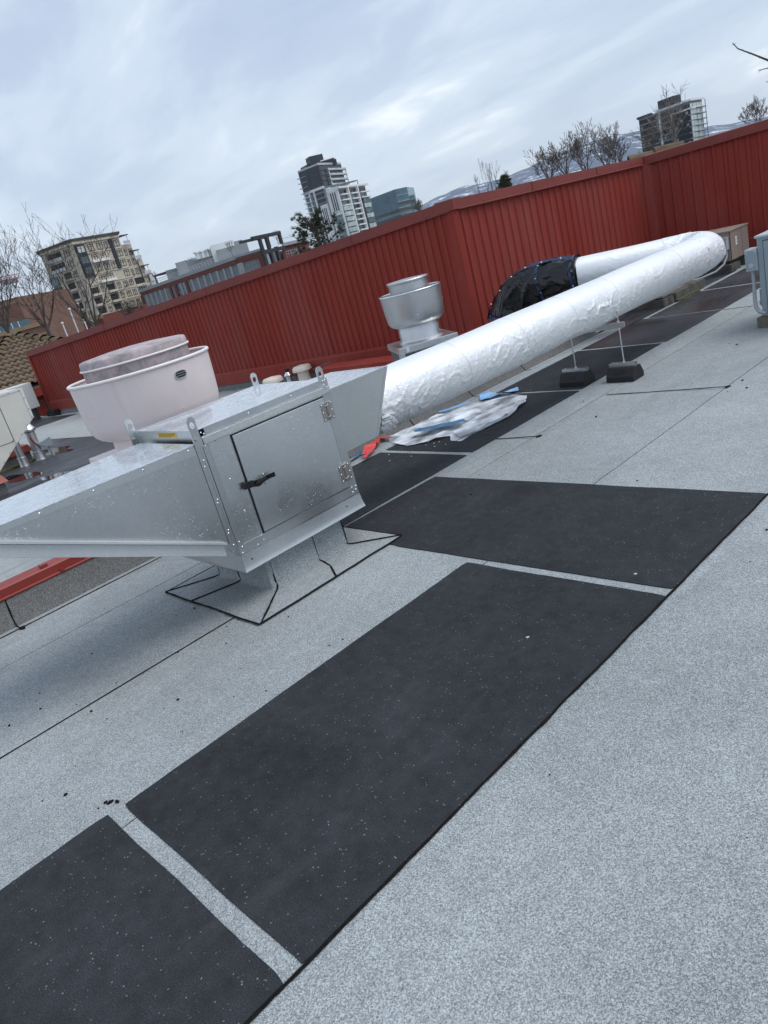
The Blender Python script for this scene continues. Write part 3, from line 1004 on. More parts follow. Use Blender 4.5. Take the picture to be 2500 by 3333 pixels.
# door
DY0, DY1, DZ0, DZ1 = 1.753, 2.340, .347, .856
part('door_gasket', 'rubber_gasket', bx, lambda m: (m.box(F + .0007, F + .0052, DY0 - .0045, DY0 + .004, DZ0 - .006, DZ1 + .005), m.box(F + .0008, F + .0054, DY0, DY1 + .002, DZ1 - .003, DZ1 + .006), m.box(F + .0009, F + .005, DY0, DY1 + .003, DZ0 - .006, DZ0 + .002)))
door = part('door', 'galvanised', bx, lambda m: m.box(F + .001, F + .013, DY0, DY1, DZ0, DZ1), bevel=.002)
for hz in (.780, .430):
    def hinge(m, hz=hz):
        m.box(F + .0133, F + .0158, 2.302, 2.338, hz - .048, hz + .048)
        m.box(F + .0045, F + .0163, 2.342, 2.378, hz - .048, hz + .048)
        m.tube([(F + .018, 2.340, hz - .048), (F + .018, 2.340, hz + .048)], .0045, 8)
        for q in (-.03, .03):
            m.tube([(F + .0185, 2.326, hz + q), (F + .0225, 2.340, hz + q + .002), (F + .0185, 2.352, hz + q + .006)], .003, 6)
    hg = part('hinge', 'hinge_steel', bx, hinge, bevel=.0008)
    for (yy, zz) in ((2.309, -.04), (2.309, 0), (2.309, .04), (2.370, -.04), (2.370, .0), (2.370, .04)):
        m = MB(); m.dome((F + .016, yy, hz + zz), (1, 0, 0), .0042, .003, 8)
        m.build('screw', 'steel_bright', hg, smooth=60)
# lever latch
def latch(m):
    # body plate across the gap and raised lever pointing right
    prof2 = [(1.716, .590), (1.724, .624), (1.765, .622), (1.785, .613), (1.888, .612), (1.890, .590), (1.835, .586), (1.800, .575), (1.766, .586)]
    m.prism([(F + .010, y, z) for y, z in prof2][::-1], (.016, 0, 0))
    m.prism([(F + .026, 1.778, .594), (F + .026, 1.80, .614), (F + .040, 1.892, .616), (F + .040, 1.892, .592)], (.010, 0, .002))
    for k in range(7):
        m.box(F + .045, F + .051, 1.842 + k * .007, 1.846 + k * .007, .597, .619)
lt = part('door_latch', 'black_plastic', bx, latch, bevel=.002)
part('latch_bolt', 'steel_bright', lt, lambda m: m.tube([(F + .02, 1.838, .588), (F + .02, 1.842, .568)], .004, 8))
part('latch_bolt', 'steel_bright', lt, lambda m: m.tube([(F + .03, 1.835, .612), (F + .034, 1.835, .628)], .004, 8))
# screws on rails and posts
scr = [(F + .0045, 1.605, z) for z in (.30, .36, .86, .925)] + [(F + .0045, 1.618, .915), (F + .0045, 1.612, .33)]
scr += [(F + .0035, y, z) for y, z in ((2.36, .305), (2.385, .312), (2.362, .332), (2.39, .33), (2.37, .915), (2.385, .935), (2.37, .935))]
scr += [(F + .0012, y, z) for y, z in ((1.665, .86), (1.672, .665), (1.69, .49), (1.735, .335), (1.74, .31), (1.70, .30))]
scr += [(F + .0045, 1.61 + k * .27, .925) for k in range(1, 3)]
for p in scr:
    m = MB(); m.dome(p, (1, 0, 0), .0052, .004, 8)
    m.build('screw', 'steel_bright', bx, smooth=60)
for y in (1.64, 2.29):
    m = MB(); m.tube([(F + .006, y, .250), (F + .0085, y, .2505)], .004, 10)
    m.build('skirt_hole', 'rubber_gasket', bx)
# lifting lugs at the four corners
def lug(m, x, y, t_=.006):
    w, z0, z1, hr = .021, .862, 1.012, .013
    out = [(-w, z0), (w, z0), (w, z1 - .015), (w - .012, z1), (-w + .012, z1), (-w, z1 - .015)]
    hc = (0, z1 - .040)
    n = 24
    hole = [(hc[0] + hr * math.cos(2 * math.pi * k / n), hc[1] + hr * 1.25 * math.sin(2 * math.pi * k / n)) for k in range(n)]
    # outline resampled by angle from the hole centre
    def hit(a):
        d = (math.cos(a), math.sin(a)); best = None
        for i in range(len(out)):
            x1, y1 = out[i]; x2, y2 = out[(i + 1) % len(out)]
            ex, ey = x2 - x1, y2 - y1
            den = d[0] * ey - d[1] * ex
            if abs(den) < 1e-9: continue
            tt = ((x1 - hc[0]) * ey - (y1 - hc[1]) * ex) / den
            ss = ((x1 - hc[0]) * d[1] - (y1 - hc[1]) * d[0]) / den
            if tt > 0 and -1e-6 <= ss <= 1 + 1e-6 and (best is None or tt < best): best = tt
        return (hc[0] + d[0] * best, hc[1] + d[1] * best)
    angs = sorted(set([2 * math.pi * k / n for k in range(n)] + [math.atan2(py - hc[1], px_ - hc[0]) % (2 * math.pi) for px_, py in out]))
    ho = [(hc[0] + hr * math.cos(a), hc[1] + hr * 1.25 * math.sin(a)) for a in angs]
    ou = [hit(a) for a in angs]
    K = len(angs)
    vs = []
    for xx in (x - t_ / 2, x + t_ / 2):
        vs += [(xx, y + a, b) for a, b in ho] + [(xx, y + a, b) for a, b in ou]
    fs = []
    for k in range(K):
        j = (k + 1) % K
        fs += [(k, j, K + j, K + k), (2 * K + j, 2 * K + k, 3 * K + k, 3 * K + j), (k, 2 * K + k, 2 * K + j, j), (K + j, 3 * K + j, 3 * K + k, K + k)]
    m.add(vs, fs)
for (x, y) in ((-3.122, 1.572), (-3.795, 1.572), (-3.134, 2.372), (-3.805, 2.400)):
    lg = part('lifting_lug', 'galvanised_side', bx, lambda m: lug(m, x, y))
    part('bolt', 'galvanised_dull', lg, lambda m: (m.tube([(x + .003, y - .004, .905), (x + .011, y - .004, .905)], .0085, 6), m.tube([(x + .011, y - .004, .905), (x + .018, y - .004, .905)], .004, 8)))
# narrow band above the left hood with its yellow notice
nb = part('end_band', 'galvanised_side', bx, lambda m: m.box(-3.765, -3.175, BY0 - .0035, BY0 - .0004, .884, .938))
st = part('notice_sticker', 'sticker_yellow', nb, lambda m: m.box(-3.545, -3.345, BY0 - .0046, BY0 - .0037, .904, .930))
part('print_lines', 'print_dark', st, lambda m: [m.box(-3.538 + .004 * (k % 2), -3.352 - (.05 if k == 3 else .006 * k), BY0 - .0052, BY0 - .0048, .925 - k * .0055, .9275 - k * .0055) for k in range(4)])
# ---- left rain hood
HX0a, HX0b = -3.72, -3.60
lh = part('rain_hood', 'galvanised_side', bx, lambda m: (
    m.prism([(F, 1.552, .882), (F, .48, .882), (F, .48, .872), (F, 1.552, .372)], (-.006, 0, 0)),
    m.add([(HX0a, 1.552, .880), (HX0b, .48, .880), (HX0b, .48, .870), (HX0a, 1.552, .372)], [(0, 1, 2, 3)]),
    m.add([(F - .006, 1.55, .378), (F - .006, .485, .868), (HX0b, .485, .868), (HX0a, 1.55, .378)], [(0, 1, 2, 3)])))
part('hood_top', 'wet_sheet', bx, lambda m: m.prism([(F + .003, 1.558, .8825), (F + .003, .475, .8825), (HX0b, .475, .8825), (HX0a, 1.558, .8825)][::-1], (0, 0, .003)))
part('hood_seam', 'galvanised', bx, lambda m: m.prism([(F + .0004, 1.55, .880), (F + .0004, .50, .880), (F + .0004, .50, .862), (F + .0004, 1.55, .838)], (.0022, 0, 0)))
def hrail(m):
    a = Vector((F + .013, 1.515, .388)); b = Vector((F + .013, .47, .895))
    dz = Vector((0, 0, -.060))
    m.prism([a, b, b + dz, a + dz], (-.014, 0, 0))
part('hood_rail', 'galvanised_rail', bx, hrail, bevel=.0015)
def hlip(m):
    a = Vector((F + .0005, 1.53, .396)); b = Vector((F + .0005, .47, .9105))
    m.prism([a, b, b + Vector((0, 0, -.012)), a + Vector((0, 0, -.012))], (.030, 0, 0))
part('rail_lip', 'galvanised_rail', bx, hlip)
part('joint_flange', 'galvanised_side', bx, lambda m: (m.box(F - .04, F + .004, 1.553, 1.560, .33, .884), m.box(F - .01, F + .0036, 1.560, 1.588, .34, .875)))
part('joint_flange', 'galvanised', bx, lambda m: m.box(F + .0037, F + .006, 1.5755, 1.5775, .34, .88))
part('joint_gap', 'rubber_gasket', bx, lambda m: (m.box(F - .004, F + .0040, 1.5885, 1.5915, .46, .80)))
for k, z in enumerate((.855, .80, .77, .60, .585, .44, .425, .36)):
    m = MB(); m.dome((F + .004, 1.572 if k % 2 else 1.567, z), (1, 0, 0), .0055, .005, 8)
    m.build('screw', 'steel_bright', bx, smooth=60)
for k in range(6):
    m = MB(); m.dome((F + .003, 1.515 - k * .235, .868 - .0 * k), (1, 0, 0), .0055, .004, 8)
    m.build('screw', 'steel_bright', bx, smooth=60)
# ---- right outlet hood, raked end, round duct plugs into it
part('outlet_hood', 'galvanised_dull', bx, lambda m: (
    m.prism([(F - .003, 2.405, .878), (F - .003, 2.405, .526), (F - .003, 2.648, .530), (F - .003, 2.846, .876)], (-.004, 0, 0)),
    m.add([(F - .007, 2.405, .527), (F - .007, 2.648, .531), (-3.66, 2.648, .531), (-3.66, 2.405, .527)], [(0, 1, 2, 3)]),
    m.add([(-3.70, 2.405, .878), (-3.66, 2.405, .526), (-3.66, 2.648, .530), (-3.62, 2.80, .876)], [(0, 1, 2, 3)]),
    m.add([(F - .007, 2.641, .531), (F - .007, 2.838, .874), (-3.62, 2.80, .874), (-3.66, 2.641, .531)], [(0, 1, 2, 3)])))
part('outlet_top', 'wet_sheet', bx, lambda m: m.prism([(F - .001, 2.405, .8785), (F - .001, 2.849, .8765), (-3.60, 2.805, .8785), (-3.70, 2.405, .8785)], (0, 0, .003)))
part('outlet_hem', 'galvanised_dull', bx, lambda m: m.prism([(F - .0025, 2.632, .531), (F - .0025, 2.649, .531), (F - .0025, 2.847, .877), (F - .0025, 2.829, .877)], (.002, 0, 0)))
# ---- rain drops clinging to the metal
def drops(name, n, seed, fn):
    rr = random.Random(seed)
    m = MB()
    for _ in range(n):
        c, nr, sc_ = fn(rr)
        if c is None: continue
        r_ = rr.choice([.0007, .0008, .001, .0012, .0018]) * sc_
        m.dome(c, nr, r_, r_ * .7, 6)
    o = m.build(name, 'water_drop', bx, smooth=180)
    o['kind'] = 'stuff'
def d_door(rr):
    y = rr.uniform(1.63, 2.33); z = rr.uniform(.35, .86)
    if noise.noise(Vector((y * 4, z * 4, 1))) + rr.uniform(-.3, .3) < -.05: return None, None, 0
    x = F + (.0132 if DY0 < y < DY1 else .0008)
    return (x, y, z), (1, 0, .2), 1
drops('rain_drops', 1000, 5, d_door)
def d_hood(rr):
    y = rr.uniform(.6, 1.54); t_ = rr.random() ** 1.3
    zl = .397 + (.912 - .397) * (1.53 - y) / 1.06
    z = zl + t_ * (.875 - zl)
    if z > .875 or noise.noise(Vector((y * 3, z * 5, 4))) + rr.uniform(-.35, .35) < -.02: return None, None, 0
    return (F + .001, y, z), (1, 0, .2), 1
drops('rain_drops', 1700, 6, d_hood)
def d_rail(rr):
    y = rr.uniform(1.6, 2.39)
    return (F + .02, y, .888 + rr.uniform(-.012, .008)) if rr.random() < .5 else (F + .0046, y, rr.uniform(.91, .94)), (1, 0, .4), .9
drops('rain_drops', 420, 7, d_rail)

# ================================================================== foil-wrapped round duct
DR = .183
def sweep(path, rfun, ds=.0085, nth=150):
    """resample a smooth path and return a ring surface; rfun(s, th, k) gives the radius"""
    P = [Vector(p) for p in path]
    # Catmull-Rom
    fine = []
    for i in range(len(P) - 1):
        p0 = P[max(i - 1, 0)]; p1 = P[i]; p2 = P[i + 1]; p3 = P[min(i + 2, len(P) - 1)]
        k = max(2, int((p2 - p1).length / ds))
        for j in range(k):
            t_ = j / k
            fine.append(.5 * ((2 * p1) + (p2 - p0) * t_ + (2 * p0 - 5 * p1 + 4 * p2 - p3) * t_ * t_ + (3 * p1 - p0 - 3 * p2 + p3) * t_ ** 3))
    fine.append(P[-1])
    vs = []; s_ = 0
    for i, p in enumerate(fine):
        d = (fine[min(i + 1, len(fine) - 1)] - fine[max(i - 1, 0)]).normalized()
        if i: s_ += (p - fine[i - 1]).length
        upv = Vector((0, 0, 1))
        if abs(d.z) > .95: upv = Vector((-1, 0, 0))
        sx = d.cross(upv).normalized()
        uz = sx.cross(d)
        if abs(d.z) > .5 and i:
            uz = (lastu - d * lastu.dot(d)).normalized(); sx = d.cross(uz)
        lastu = uz
        for k in range(nth):
            th = 2 * math.pi * k / nth
            r_ = rfun(s_, th, p)
            vs.append(p + (uz * math.cos(th) + sx * math.sin(th)) * r_)
    n = len(fine)
    fs = [(i * nth + k, i * nth + (k + 1) % nth, (i + 1) * nth + (k + 1) % nth, (i + 1) * nth + k) for i in range(n - 1) for k in range(nth)]
    fs += [tuple(range(nth))[::-1], tuple((n - 1) * nth + k for k in range(nth))]
    return vs, fs
def crumple(seed, amp=1.0, elbow=0.0):
    N = noise.noise
    def f(s, th, p):
        a = th * DR
        # facing side sin>0 is away/right ; crumples strongest from mid-side to underside
        dth = abs(th - 1.95) if th < math.pi + 1.9 else abs(th - 1.95 - 2 * math.pi)
        side = max(0.0, 1 - (dth / 1.05) ** 2)
        top = 1 - side
        v1 = 1 - abs(N(Vector((s * 6.0, a * 9 + s * 2.5, seed)))) * 2.2
        v2 = 1 - abs(N(Vector((s * 24 + a * 9, a * 28, seed + 5)))) * 2.2
        gate = max(0, 1.5 * N(Vector((s * 1.7, a * 4, seed + 9))) + .22 + .5 * side)
        r_ = DR + .006 * N(Vector((s * 1.6, a * 2.0, seed + 2)))
        r_ += amp * ((.0008 + .0048 * side + .006 * elbow) * max(0, v1) ** 8 * gate * 1.9 + (.0004 + .0034 * side + .003 * elbow) * max(0, v2) ** 4 * gate * 1.3)
        r_ += -.012 * max(0, -math.cos(th)) ** 6 * (.5 + N(Vector((s * 2.5, 0, seed))))
        return r_
    return f
dt = thing('wrapped_duct', 'long round duct wrapped in crumpled white foil jacket, with a black plastic covered end', 'duct', (-3.4, 5.0, .45))
v_, f_ = sweep([(-3.40, 2.70, .642), (-3.40, 3.6, .640), (-3.40, 4.8, .638), (-3.40, 6.0, .642), (-3.40, 7.22, .645)], crumple(1.0))
MB().add(v_, f_).build('duct_run', 'foil_jacket', dt, smooth=75)
v_, f_ = sweep([(-3.40, 7.221, .645), (-3.403, 7.42, .647), (-3.44, 7.62, .650), (-3.54, 7.75, .653), (-3.70, 7.79, .656), (-3.90, 7.71, .660)], crumple(5.0, 1.5, .9))
MB().add(v_, f_).build('duct_elbow', 'foil_jacket', dt, smooth=75)
v_, f_ = sweep([(-3.89, 7.714, .660), (-4.25, 7.50, .670), (-4.66, 7.24, .682)], crumple(9.0, 1.2, .15))
MB().add(v_, f_).build('duct_run', 'foil_jacket', dt, smooth=75)
# tie wires round the jacket
for y in (2.98, 3.62, 4.26, 4.90, 5.54, 6.2, 6.7):
    pts = []
    for k in range(41):
        a = 2 * math.pi * k / 40
        pts.append((-3.40 + (DR + .004) * math.sin(a), y + .012 * math.sin(a * 2 + y), .640 + (DR + .004) * math.cos(a)))
    part('tie_wire', 'conduit_grey', dt, lambda m: m.tube(pts, .0006, 4, caps=False))
# torn foil flap where the jacket meets the hood
def flap(m):
    rr = random.Random(2)
    for k in range(5):
        y = 2.78 + k * .018; a0 = 1.75 + .1 * k
        vs = []
        for i in range(6):
            a = a0 + i * .10
            for q in (0, 1):
                r_ = DR + .005 + .007 * (i % 2) + q * .008
                vs.append((-3.40 + r_ * math.sin(a), y + q * (.05 + .02 * rr.random()), .64 + r_ * math.cos(a)))
        m.add(vs, [(2 * i, 2 * i + 2, 2 * i + 3, 2 * i + 1) for i in range(5)])
part('foil_flap', 'foil_jacket', dt, flap)
# black plastic bag over the end that turns down
def blk(s, th, p):
    N = noise.noise
    a = th * .2
    r_ = .198 + .045 * min(1, max(0, (s - .35) / .7)) + .022 * N(Vector((s * 2.6, a * 7, 3))) + .024 * max(0, 1 - abs(N(Vector((s * 4 + a * 5, a * 9, 7)))) * 3.0) ** 1.3
    return r_ + .005 * max(0, 1 - abs(N(Vector((s * 8 - a * 6, a * 16, 2)))) * 2.6) ** 1.5
v_, f_ = sweep([(-4.62, 7.25, .683), (-4.85, 7.19, .690), (-5.10, 7.12, .682), (-5.30, 7.06, .60), (-5.42, 7.03, .46), (-5.46, 7.01, .28), (-5.46, 7.0, .01)], blk, .012, 110)
bw = MB().add(v_, f_).build('plastic_cover', 'black_poly', dt, smooth=50)
def tape_ring(c, d, r_, w, name='tape'):
    c = Vector(c); d = Vector(d).normalized()
    a = d.cross(Vector((0, 0, 1))).normalized(); b = a.cross(d)
    m = MB(); n = 40; vs = []
    for k in range(n + 1):
        an = 2 * math.pi * k / n
        rr = r_ + .004 * math.sin(an * 5)
        for q in (-w, w):
            vs.append(c + d * (q + .006 * math.sin(an * 3)) + (a * math.cos(an) + b * math.sin(an)) * rr)
    m.add(vs, [(2 * k, 2 * k + 2, 2 * k + 3, 2 * k + 1) for k in range(n)])
    o = m.build(name, 'blue_tape', dt)
    md = MB()
    for k in range(9):
        an = 2 * math.pi * k / 9
        nr = a * math.cos(an) + b * math.sin(an)
        md.dome(c + d * (.012 * (-1) ** k) + nr * (r_ + .003), nr, .008, .0006, 8)
    md.build('tape_print', 'white_dot', o)
tape_ring((-4.66, 7.24, .684), (-1, -.25, .02), .215, .017)
tape_ring((-5.02, 7.145, .688), (-1, -.27, -.05), .224, .016)
tape_ring((-5.44, 7.02, .40), (-.2, -.1, -1), .262, .016)
# tape along the top
def toptape(m):
    pts = [(-4.66, 7.22, .893), (-4.85, 7.155, .905), (-5.05, 7.085, .903), (-5.20, 7.03, .868), (-5.36, 6.97, .775), (-5.50, 6.92, .66), (-5.60, 6.89, .52), (-5.64, 6.88, .42)]
    vs = []
    for x, y, z in pts:
        vs += [(x - .01, y - .062, z - .002), (x, y - .028, z + .018)]
    m.add(vs, [(2 * k, 2 * k + 2, 2 * k + 3, 2 * k + 1) for k in range(len(pts) - 1)])
tt = part('tape', 'blue_tape', dt, toptape)
part('tape_print', 'white_dot', tt, lambda m: [m.dome(p, (.5, -.6, .6), .008, .0006, 8) for p in ((-4.75, 7.13, .908), (-4.95, 7.06, .913), (-5.12, 6.99, .897), (-5.28, 6.93, .836), (-5.43, 6.875, .716), (-5.55, 6.83, .590))])

# ================================================================== trapeze support on two rubber blocks
def rubber_block(cx, cy, label, seed, jit=(0, 0)):
    t_ = thing('rubber_block', label, 'rubber block', (cx, cy, 0.013), 'rubber support blocks under the duct')
    L_, hb, w0, w1 = .122, .05, .088, .046
    sec = [(-w0, .0088), (-w0, .048), (-w1, .118), (w1, .118), (w0, .048), (w0, .0088)]
    part('block', 'rubber', t_, lambda m: m.prism([(cx - L_, cy + a, z) for a, z in sec], (2 * L_, 0, 0)), bevel=.004)
    # strut channel on top
    ch = [(-.021, .1185), (.021, .1185), (.021, .146), (.014, .146), (.014, .139), (.0165, .1385), (.0165, .122), (-.0165, .122), (-.0165, .1385), (-.014, .139), (-.014, .146), (-.021, .146)]
    part('strut_channel', 'galvanised', t_, lambda m: m.prism([(cx - L_ + .004, cy + a, z) for a, z in ch], (2 * L_ - .012, 0, 0)))
    # moulded lettering on the sloped face
    txt = bpy.data.curves.new('moulded_mark', 'FONT')
    txt.body = 'Eport'; txt.size = .052; txt.extrude = .0012; txt.align_x = 'CENTER'; txt.align_y = 'CENTER'
    txt.materials.append(MATS['rubber_gasket'])
    o = bpy.data.objects.new('moulded_mark', txt); COL.objects.link(o)
    dg = bpy.context.evaluated_depsgraph_get()
    me = bpy.data.meshes.new_from_object(o.evaluated_get(dg))
    bpy.data.objects.remove(o)
    o = bpy.data.objects.new('moulded_mark', me); COL.objects.link(o)
    o.parent = t_
    n_ = Vector((0, -(.118 - .048), (w0 - w1))).normalized()
    upv = Vector((0, w0 - w1, .118 - .048)).normalized()
    xv = Vector((1, 0, 0))
    c_ = Vector((-.005, -(w0 + w1) / 2, .083 - .013)) + n_ * .0006
    o.matrix_local = Matrix(((xv.x, upv.x, n_.x, c_.x), (xv.y, upv.y, n_.y, c_.y), (xv.z, upv.z, n_.z, c_.z), (0, 0, 0, 1)))
    return t_
rubber_block(-3.622, 5.372, 'black rubber support block nearer the plastic sheet, standing on a dark pad', 1)
rubber_block(-3.205, 5.430, 'black rubber support block standing half on the grey roof membrane', 2)
tz = thing('trapeze_hanger', 'galvanised threaded rods and cross strut holding up the foil duct', 'pipe support', (-3.41, 5.39, .12))
for (x, y) in ((-3.612, 5.372), (-3.196, 5.430)):
    part('threaded_rod', 'steel_bright', tz, lambda m: m.tube([(x, y, .123), (x + .002, y, .565 if x > -3.4 else .50)], .0058, 8))
    for z in (.150, .428, .480):
        part('nut', 'galvanised', tz, lambda m: m.tube([(x, y, z - .006), (x, y, z + .006)], .012, 6))
a = Vector((-3.66, 5.365, .452)); b = Vector((-3.15, 5.437, .452))
part('cross_strut', 'galvanised', tz, lambda m: m.obox((a + b) / 2, (b - a) / 2, Vector((-.14, 1, 0)).normalized() * .0205, (0, 0, .0205)))

# ================================================================== crumpled plastic sheet
def poly_sheet(name, mat, outline, z0, amp, seed, parent=None, res=.014):
    """thin creased film cut to an outline, with ridge-like folds along its length"""
    from mathutils.geometry import delaunay_2d_cdt
    N = noise.noise
    ed = []
    n = len(outline)
    for i in range(n):
        a_ = Vector(outline[i]); b_ = Vector(outline[(i + 1) % n])
        k = max(1, int((b_ - a_).length / res))
        nr_ = Vector((-(b_ - a_).y, (b_ - a_).x)).normalized()
        for q in range(k):
            t_ = q / k
            ed.append(a_.lerp(b_, t_) + nr_ * (.010 * N(Vector((t_ * 4 + i * 3.1, seed, 1))) * min(1, 4 * t_ * (1 - t_) + .0)))
    def inside(x, y):
        c_ = False; m_ = len(ed)
        for i in range(m_):
            ax, ay = ed[i]; bx_, by_ = ed[(i + 1) % m_]
            if (ay > y) != (by_ > y) and x < (bx_ - ax) * (y - ay) / (by_ - ay) + ax: c_ = not c_
        return c_
    xs_ = [p.x for p in ed]; ys_ = [p.y for p in ed]
    pts = list(ed)
    x = min(xs_)
    rg = random.Random(seed)
    while x < max(xs_):
        y = min(ys_)
        while y < max(ys_):
            px_, py_ = x + rg.uniform(-.3, .3) * res, y + rg.uniform(-.3, .3) * res
            if inside(px_, py_): pts.append(Vector((px_, py_)))
            y += res
        x += res
    m_ = len(ed)
    vo, eo, fo, *_ = delaunay_2d_cdt(pts, [(i, (i + 1) % m_) for i in range(m_)], [], 1, 1e-5)
    vs = []
    for v in vo:
        q = v.x * .55 + v.y * .84; r_ = v.x * .84 - v.y * .55
        h = .35 + .45 * N(Vector((q * 1.2, r_ * 4.0, seed)))
        h += .8 * max(0, 1 - abs(N(Vector((q * .9, r_ * 3.4, seed + 3)))) * 6) ** 1.3
        h += .10 * max(0, 1 - abs(N(Vector((q * 2.6, r_ * 11, seed + 6)))) * 6)
        h += .05 * max(0, 1 - abs(N(Vector((q * 7 + r_ * 5, r_ * 16 - q * 4, seed + 8)))) * 5)
        vs.append((v.x, v.y, z0 + amp * max(.0, h)))
    return MB().add(vs, [tuple(f) for f in fo]).build(name, mat, parent, smooth=50)
ps = thing('plastic_sheet', 'crumpled translucent white plastic sheet with blue printed edges lying on the dark pads', 'plastic sheet', (-4.15, 4.45, .013))
poly_sheet('sheet_body', 'clear_poly', [(-4.60, 4.00), (-4.50, 3.90), (-4.22, 3.82), (-4.05, 3.92), (-3.92, 4.12), (-3.90, 4.20), (-3.96, 4.06), (-3.86, 3.95), (-3.74, 3.94), (-3.76, 4.10), (-3.70, 4.50), (-3.80, 4.86), (-3.90, 5.02), (-4.18, 5.14), (-4.34, 4.98), (-4.46, 4.76), (-4.60, 4.62), (-4.56, 4.38)], .0100, .024, 2, ps)
poly_sheet('sheet_fold', 'clear_poly', [(-4.48, 4.32), (-4.36, 4.10), (-4.12, 4.12), (-4.02, 4.30), (-4.08, 4.62), (-4.28, 4.72), (-4.44, 4.58)], .020, .024, 8, ps)
poly_sheet('sheet_fold', 'clear_poly', [(-3.96, 4.10), (-3.80, 3.99), (-3.74, 4.12), (-3.72, 4.50), (-3.90, 4.92), (-4.02, 4.90), (-3.98, 4.5)], .020, .024, 12, ps)
poly_sheet('blue_edge', 'blue_poly', [(-4.34, 4.92), (-4.22, 5.0), (-4.05, 5.12), (-4.18, 5.26), (-4.30, 5.13), (-4.38, 5.10), (-4.47, 5.22), (-4.50, 5.12)], .024, .03, 4, ps)
poly_sheet('blue_edge', 'blue_poly', [(-4.62, 4.60), (-4.50, 4.62), (-4.42, 4.88), (-4.47, 4.92)], .022, .02, 5, ps)
poly_sheet('printed_strip', 'print_blue', [(-4.33, 4.04), (-4.27, 3.99), (-4.02, 4.17), (-3.95, 4.27), (-4.02, 4.30), (-4.2, 4.18)], .060, .012, 6, ps)
rdp = thing('red_tape_scrap', 'torn scrap of bright red plastic tape beside the metal hood', 'tape scrap', (-4.52, 3.74, .013))
poly_sheet('tape_strip', 'red_tape', [(-4.66, 3.93), (-4.60, 3.90), (-4.46, 3.72), (-4.34, 3.50), (-4.36, 3.47), (-4.42, 3.56), (-4.46, 3.55), (-4.60, 3.80)], .018, .05, 9, rdp, res=.010)
poly_sheet('tape_tail', 'red_tape', [(-4.66, 3.94), (-4.62, 3.90), (-4.50, 3.98), (-4.52, 4.01)], .018, .03, 10, rdp, res=.010)
bd = thing('blue_strap', 'narrow dark blue strap trailing from the red tape scrap', 'strap', (-4.55, 3.55, .013))
poly_sheet('strap_strip', 'print_blue', [(-4.62, 3.78), (-4.58, 3.76), (-4.50, 3.50), (-4.49, 3.33), (-4.53, 3.33), (-4.55, 3.50)], .018, .035, 11, bd, res=.010)
m = MB()
for k, (x, y) in enumerate([(-3.98, 3.62), (-4.08, 3.92), (-4.0, 3.9), (-3.93, 3.83), (-4.05, 3.86), (-3.97, 3.93), (-3.86, 3.88), (-4.12, 3.52), (-4.25, 3.64)]):
    m.prism([(x, y, .0089), (x + .007, y + .002, .0089), (x + .008, y + .008, .0089), (x + .002, y + .007, .0089)], (0, 0, .003))
o = tag(m.build('foam_crumbs', 'sticker_white'), 'tiny white foam crumbs on the dark pads near the plastic sheet', 'crumbs'); o['kind'] = 'stuff'

# ================================================================== roof fans
def rotsq(c, n, h, z):
    n = Vector((*n, 0)).normalized(); t_ = Vector((-n.y, n.x, 0)); c = Vector((*c, z))
    return [c + n * h + t_ * h, c - n * h + t_ * h, c - n * h - t_ * h, c + n * h - t_ * h]
# big pink-white upblast fan
PC = (-5.456, 2.496)
pf = thing('exhaust_fan', 'large pinkish white bowl-shaped upblast exhaust fan with a weathered motor cover', 'exhaust fan', (*PC, 0))
PZ = 1.130
part('curb', 'red_dark', pf, lambda m: m.prism(rotsq(PC, (1, 0), .42, 0), (0, 0, .44)))
part('curb_flashing', 'red_steel', pf, lambda m: m.prism(rotsq(PC, (1, 0), .435, .30), (0, 0, .13)))
part('curb_cap', 'galvanised_dull', pf, lambda m: m.prism(rotsq(PC, (1, 0), .45, .44), (0, 0, .06)))
part('base_plate', 'pink_paint', pf, lambda m: m.prism(rotsq(PC, (1, 0), .46, .50), (0, 0, .055)), bevel=.006)
part('neck', 'pink_paint', pf, lambda m: m.lathe(PC, [(.405, .555), (.385, .572), (.376, .60), (.376, .70)], 72), smooth=40)
part('bowl', 'pink_paint', pf, lambda m: m.lathe(PC, [(.377, .672), (.415, .682), (.45, .70), (.480, .728), (.500, .765), (.510, .81), (.520, .95), (.528, PZ - .01), (.520, PZ - .012), (.505, .95), (.48, .82), (.43, .74), (.34, .70)], 96), smooth=50)
part('rim', 'pink_rim', pf, lambda m: m.tube([(PC[0] + .528 * math.cos(2 * math.pi * k / 96), PC[1] + .528 * math.sin(2 * math.pi * k / 96), PZ) for k in range(97)], .013, 10, caps=False), smooth=80)
mc = part('motor_cover', 'pink_weathered', pf, lambda m: m.lathe(PC, [(.388, .76), (.392, 1.0), (.398, 1.205), (.406, 1.213), (.40, 1.22)], 96), smooth=40)
part('cover_bead', 'pink_rim', mc, lambda m: m.tube([(PC[0] + .406 * math.cos(2 * math.pi * k / 96), PC[1] + .406 * math.sin(2 * math.pi * k / 96), 1.213) for k in range(97)], .008, 8, caps=False), smooth=80)
part('lid', 'pink_weathered', pf, lambda m: m.lathe(PC, [(.404, 1.218), (.401, 1.262), (.394, 1.272), (.372, 1.277), (.20, 1.292), (.0, 1.300)], 96), smooth=45)
tocam = Vector((-PC[0], -PC[1], 0)).normalized()
rgt = Vector((-tocam.y, tocam.x, 0))
nr = (tocam * math.cos(R(29)) + rgt * math.sin(R(29)))
tg = Vector((-nr.y, nr.x, 0))
oc = Vector((*PC, 1.035)) + nr * .5245
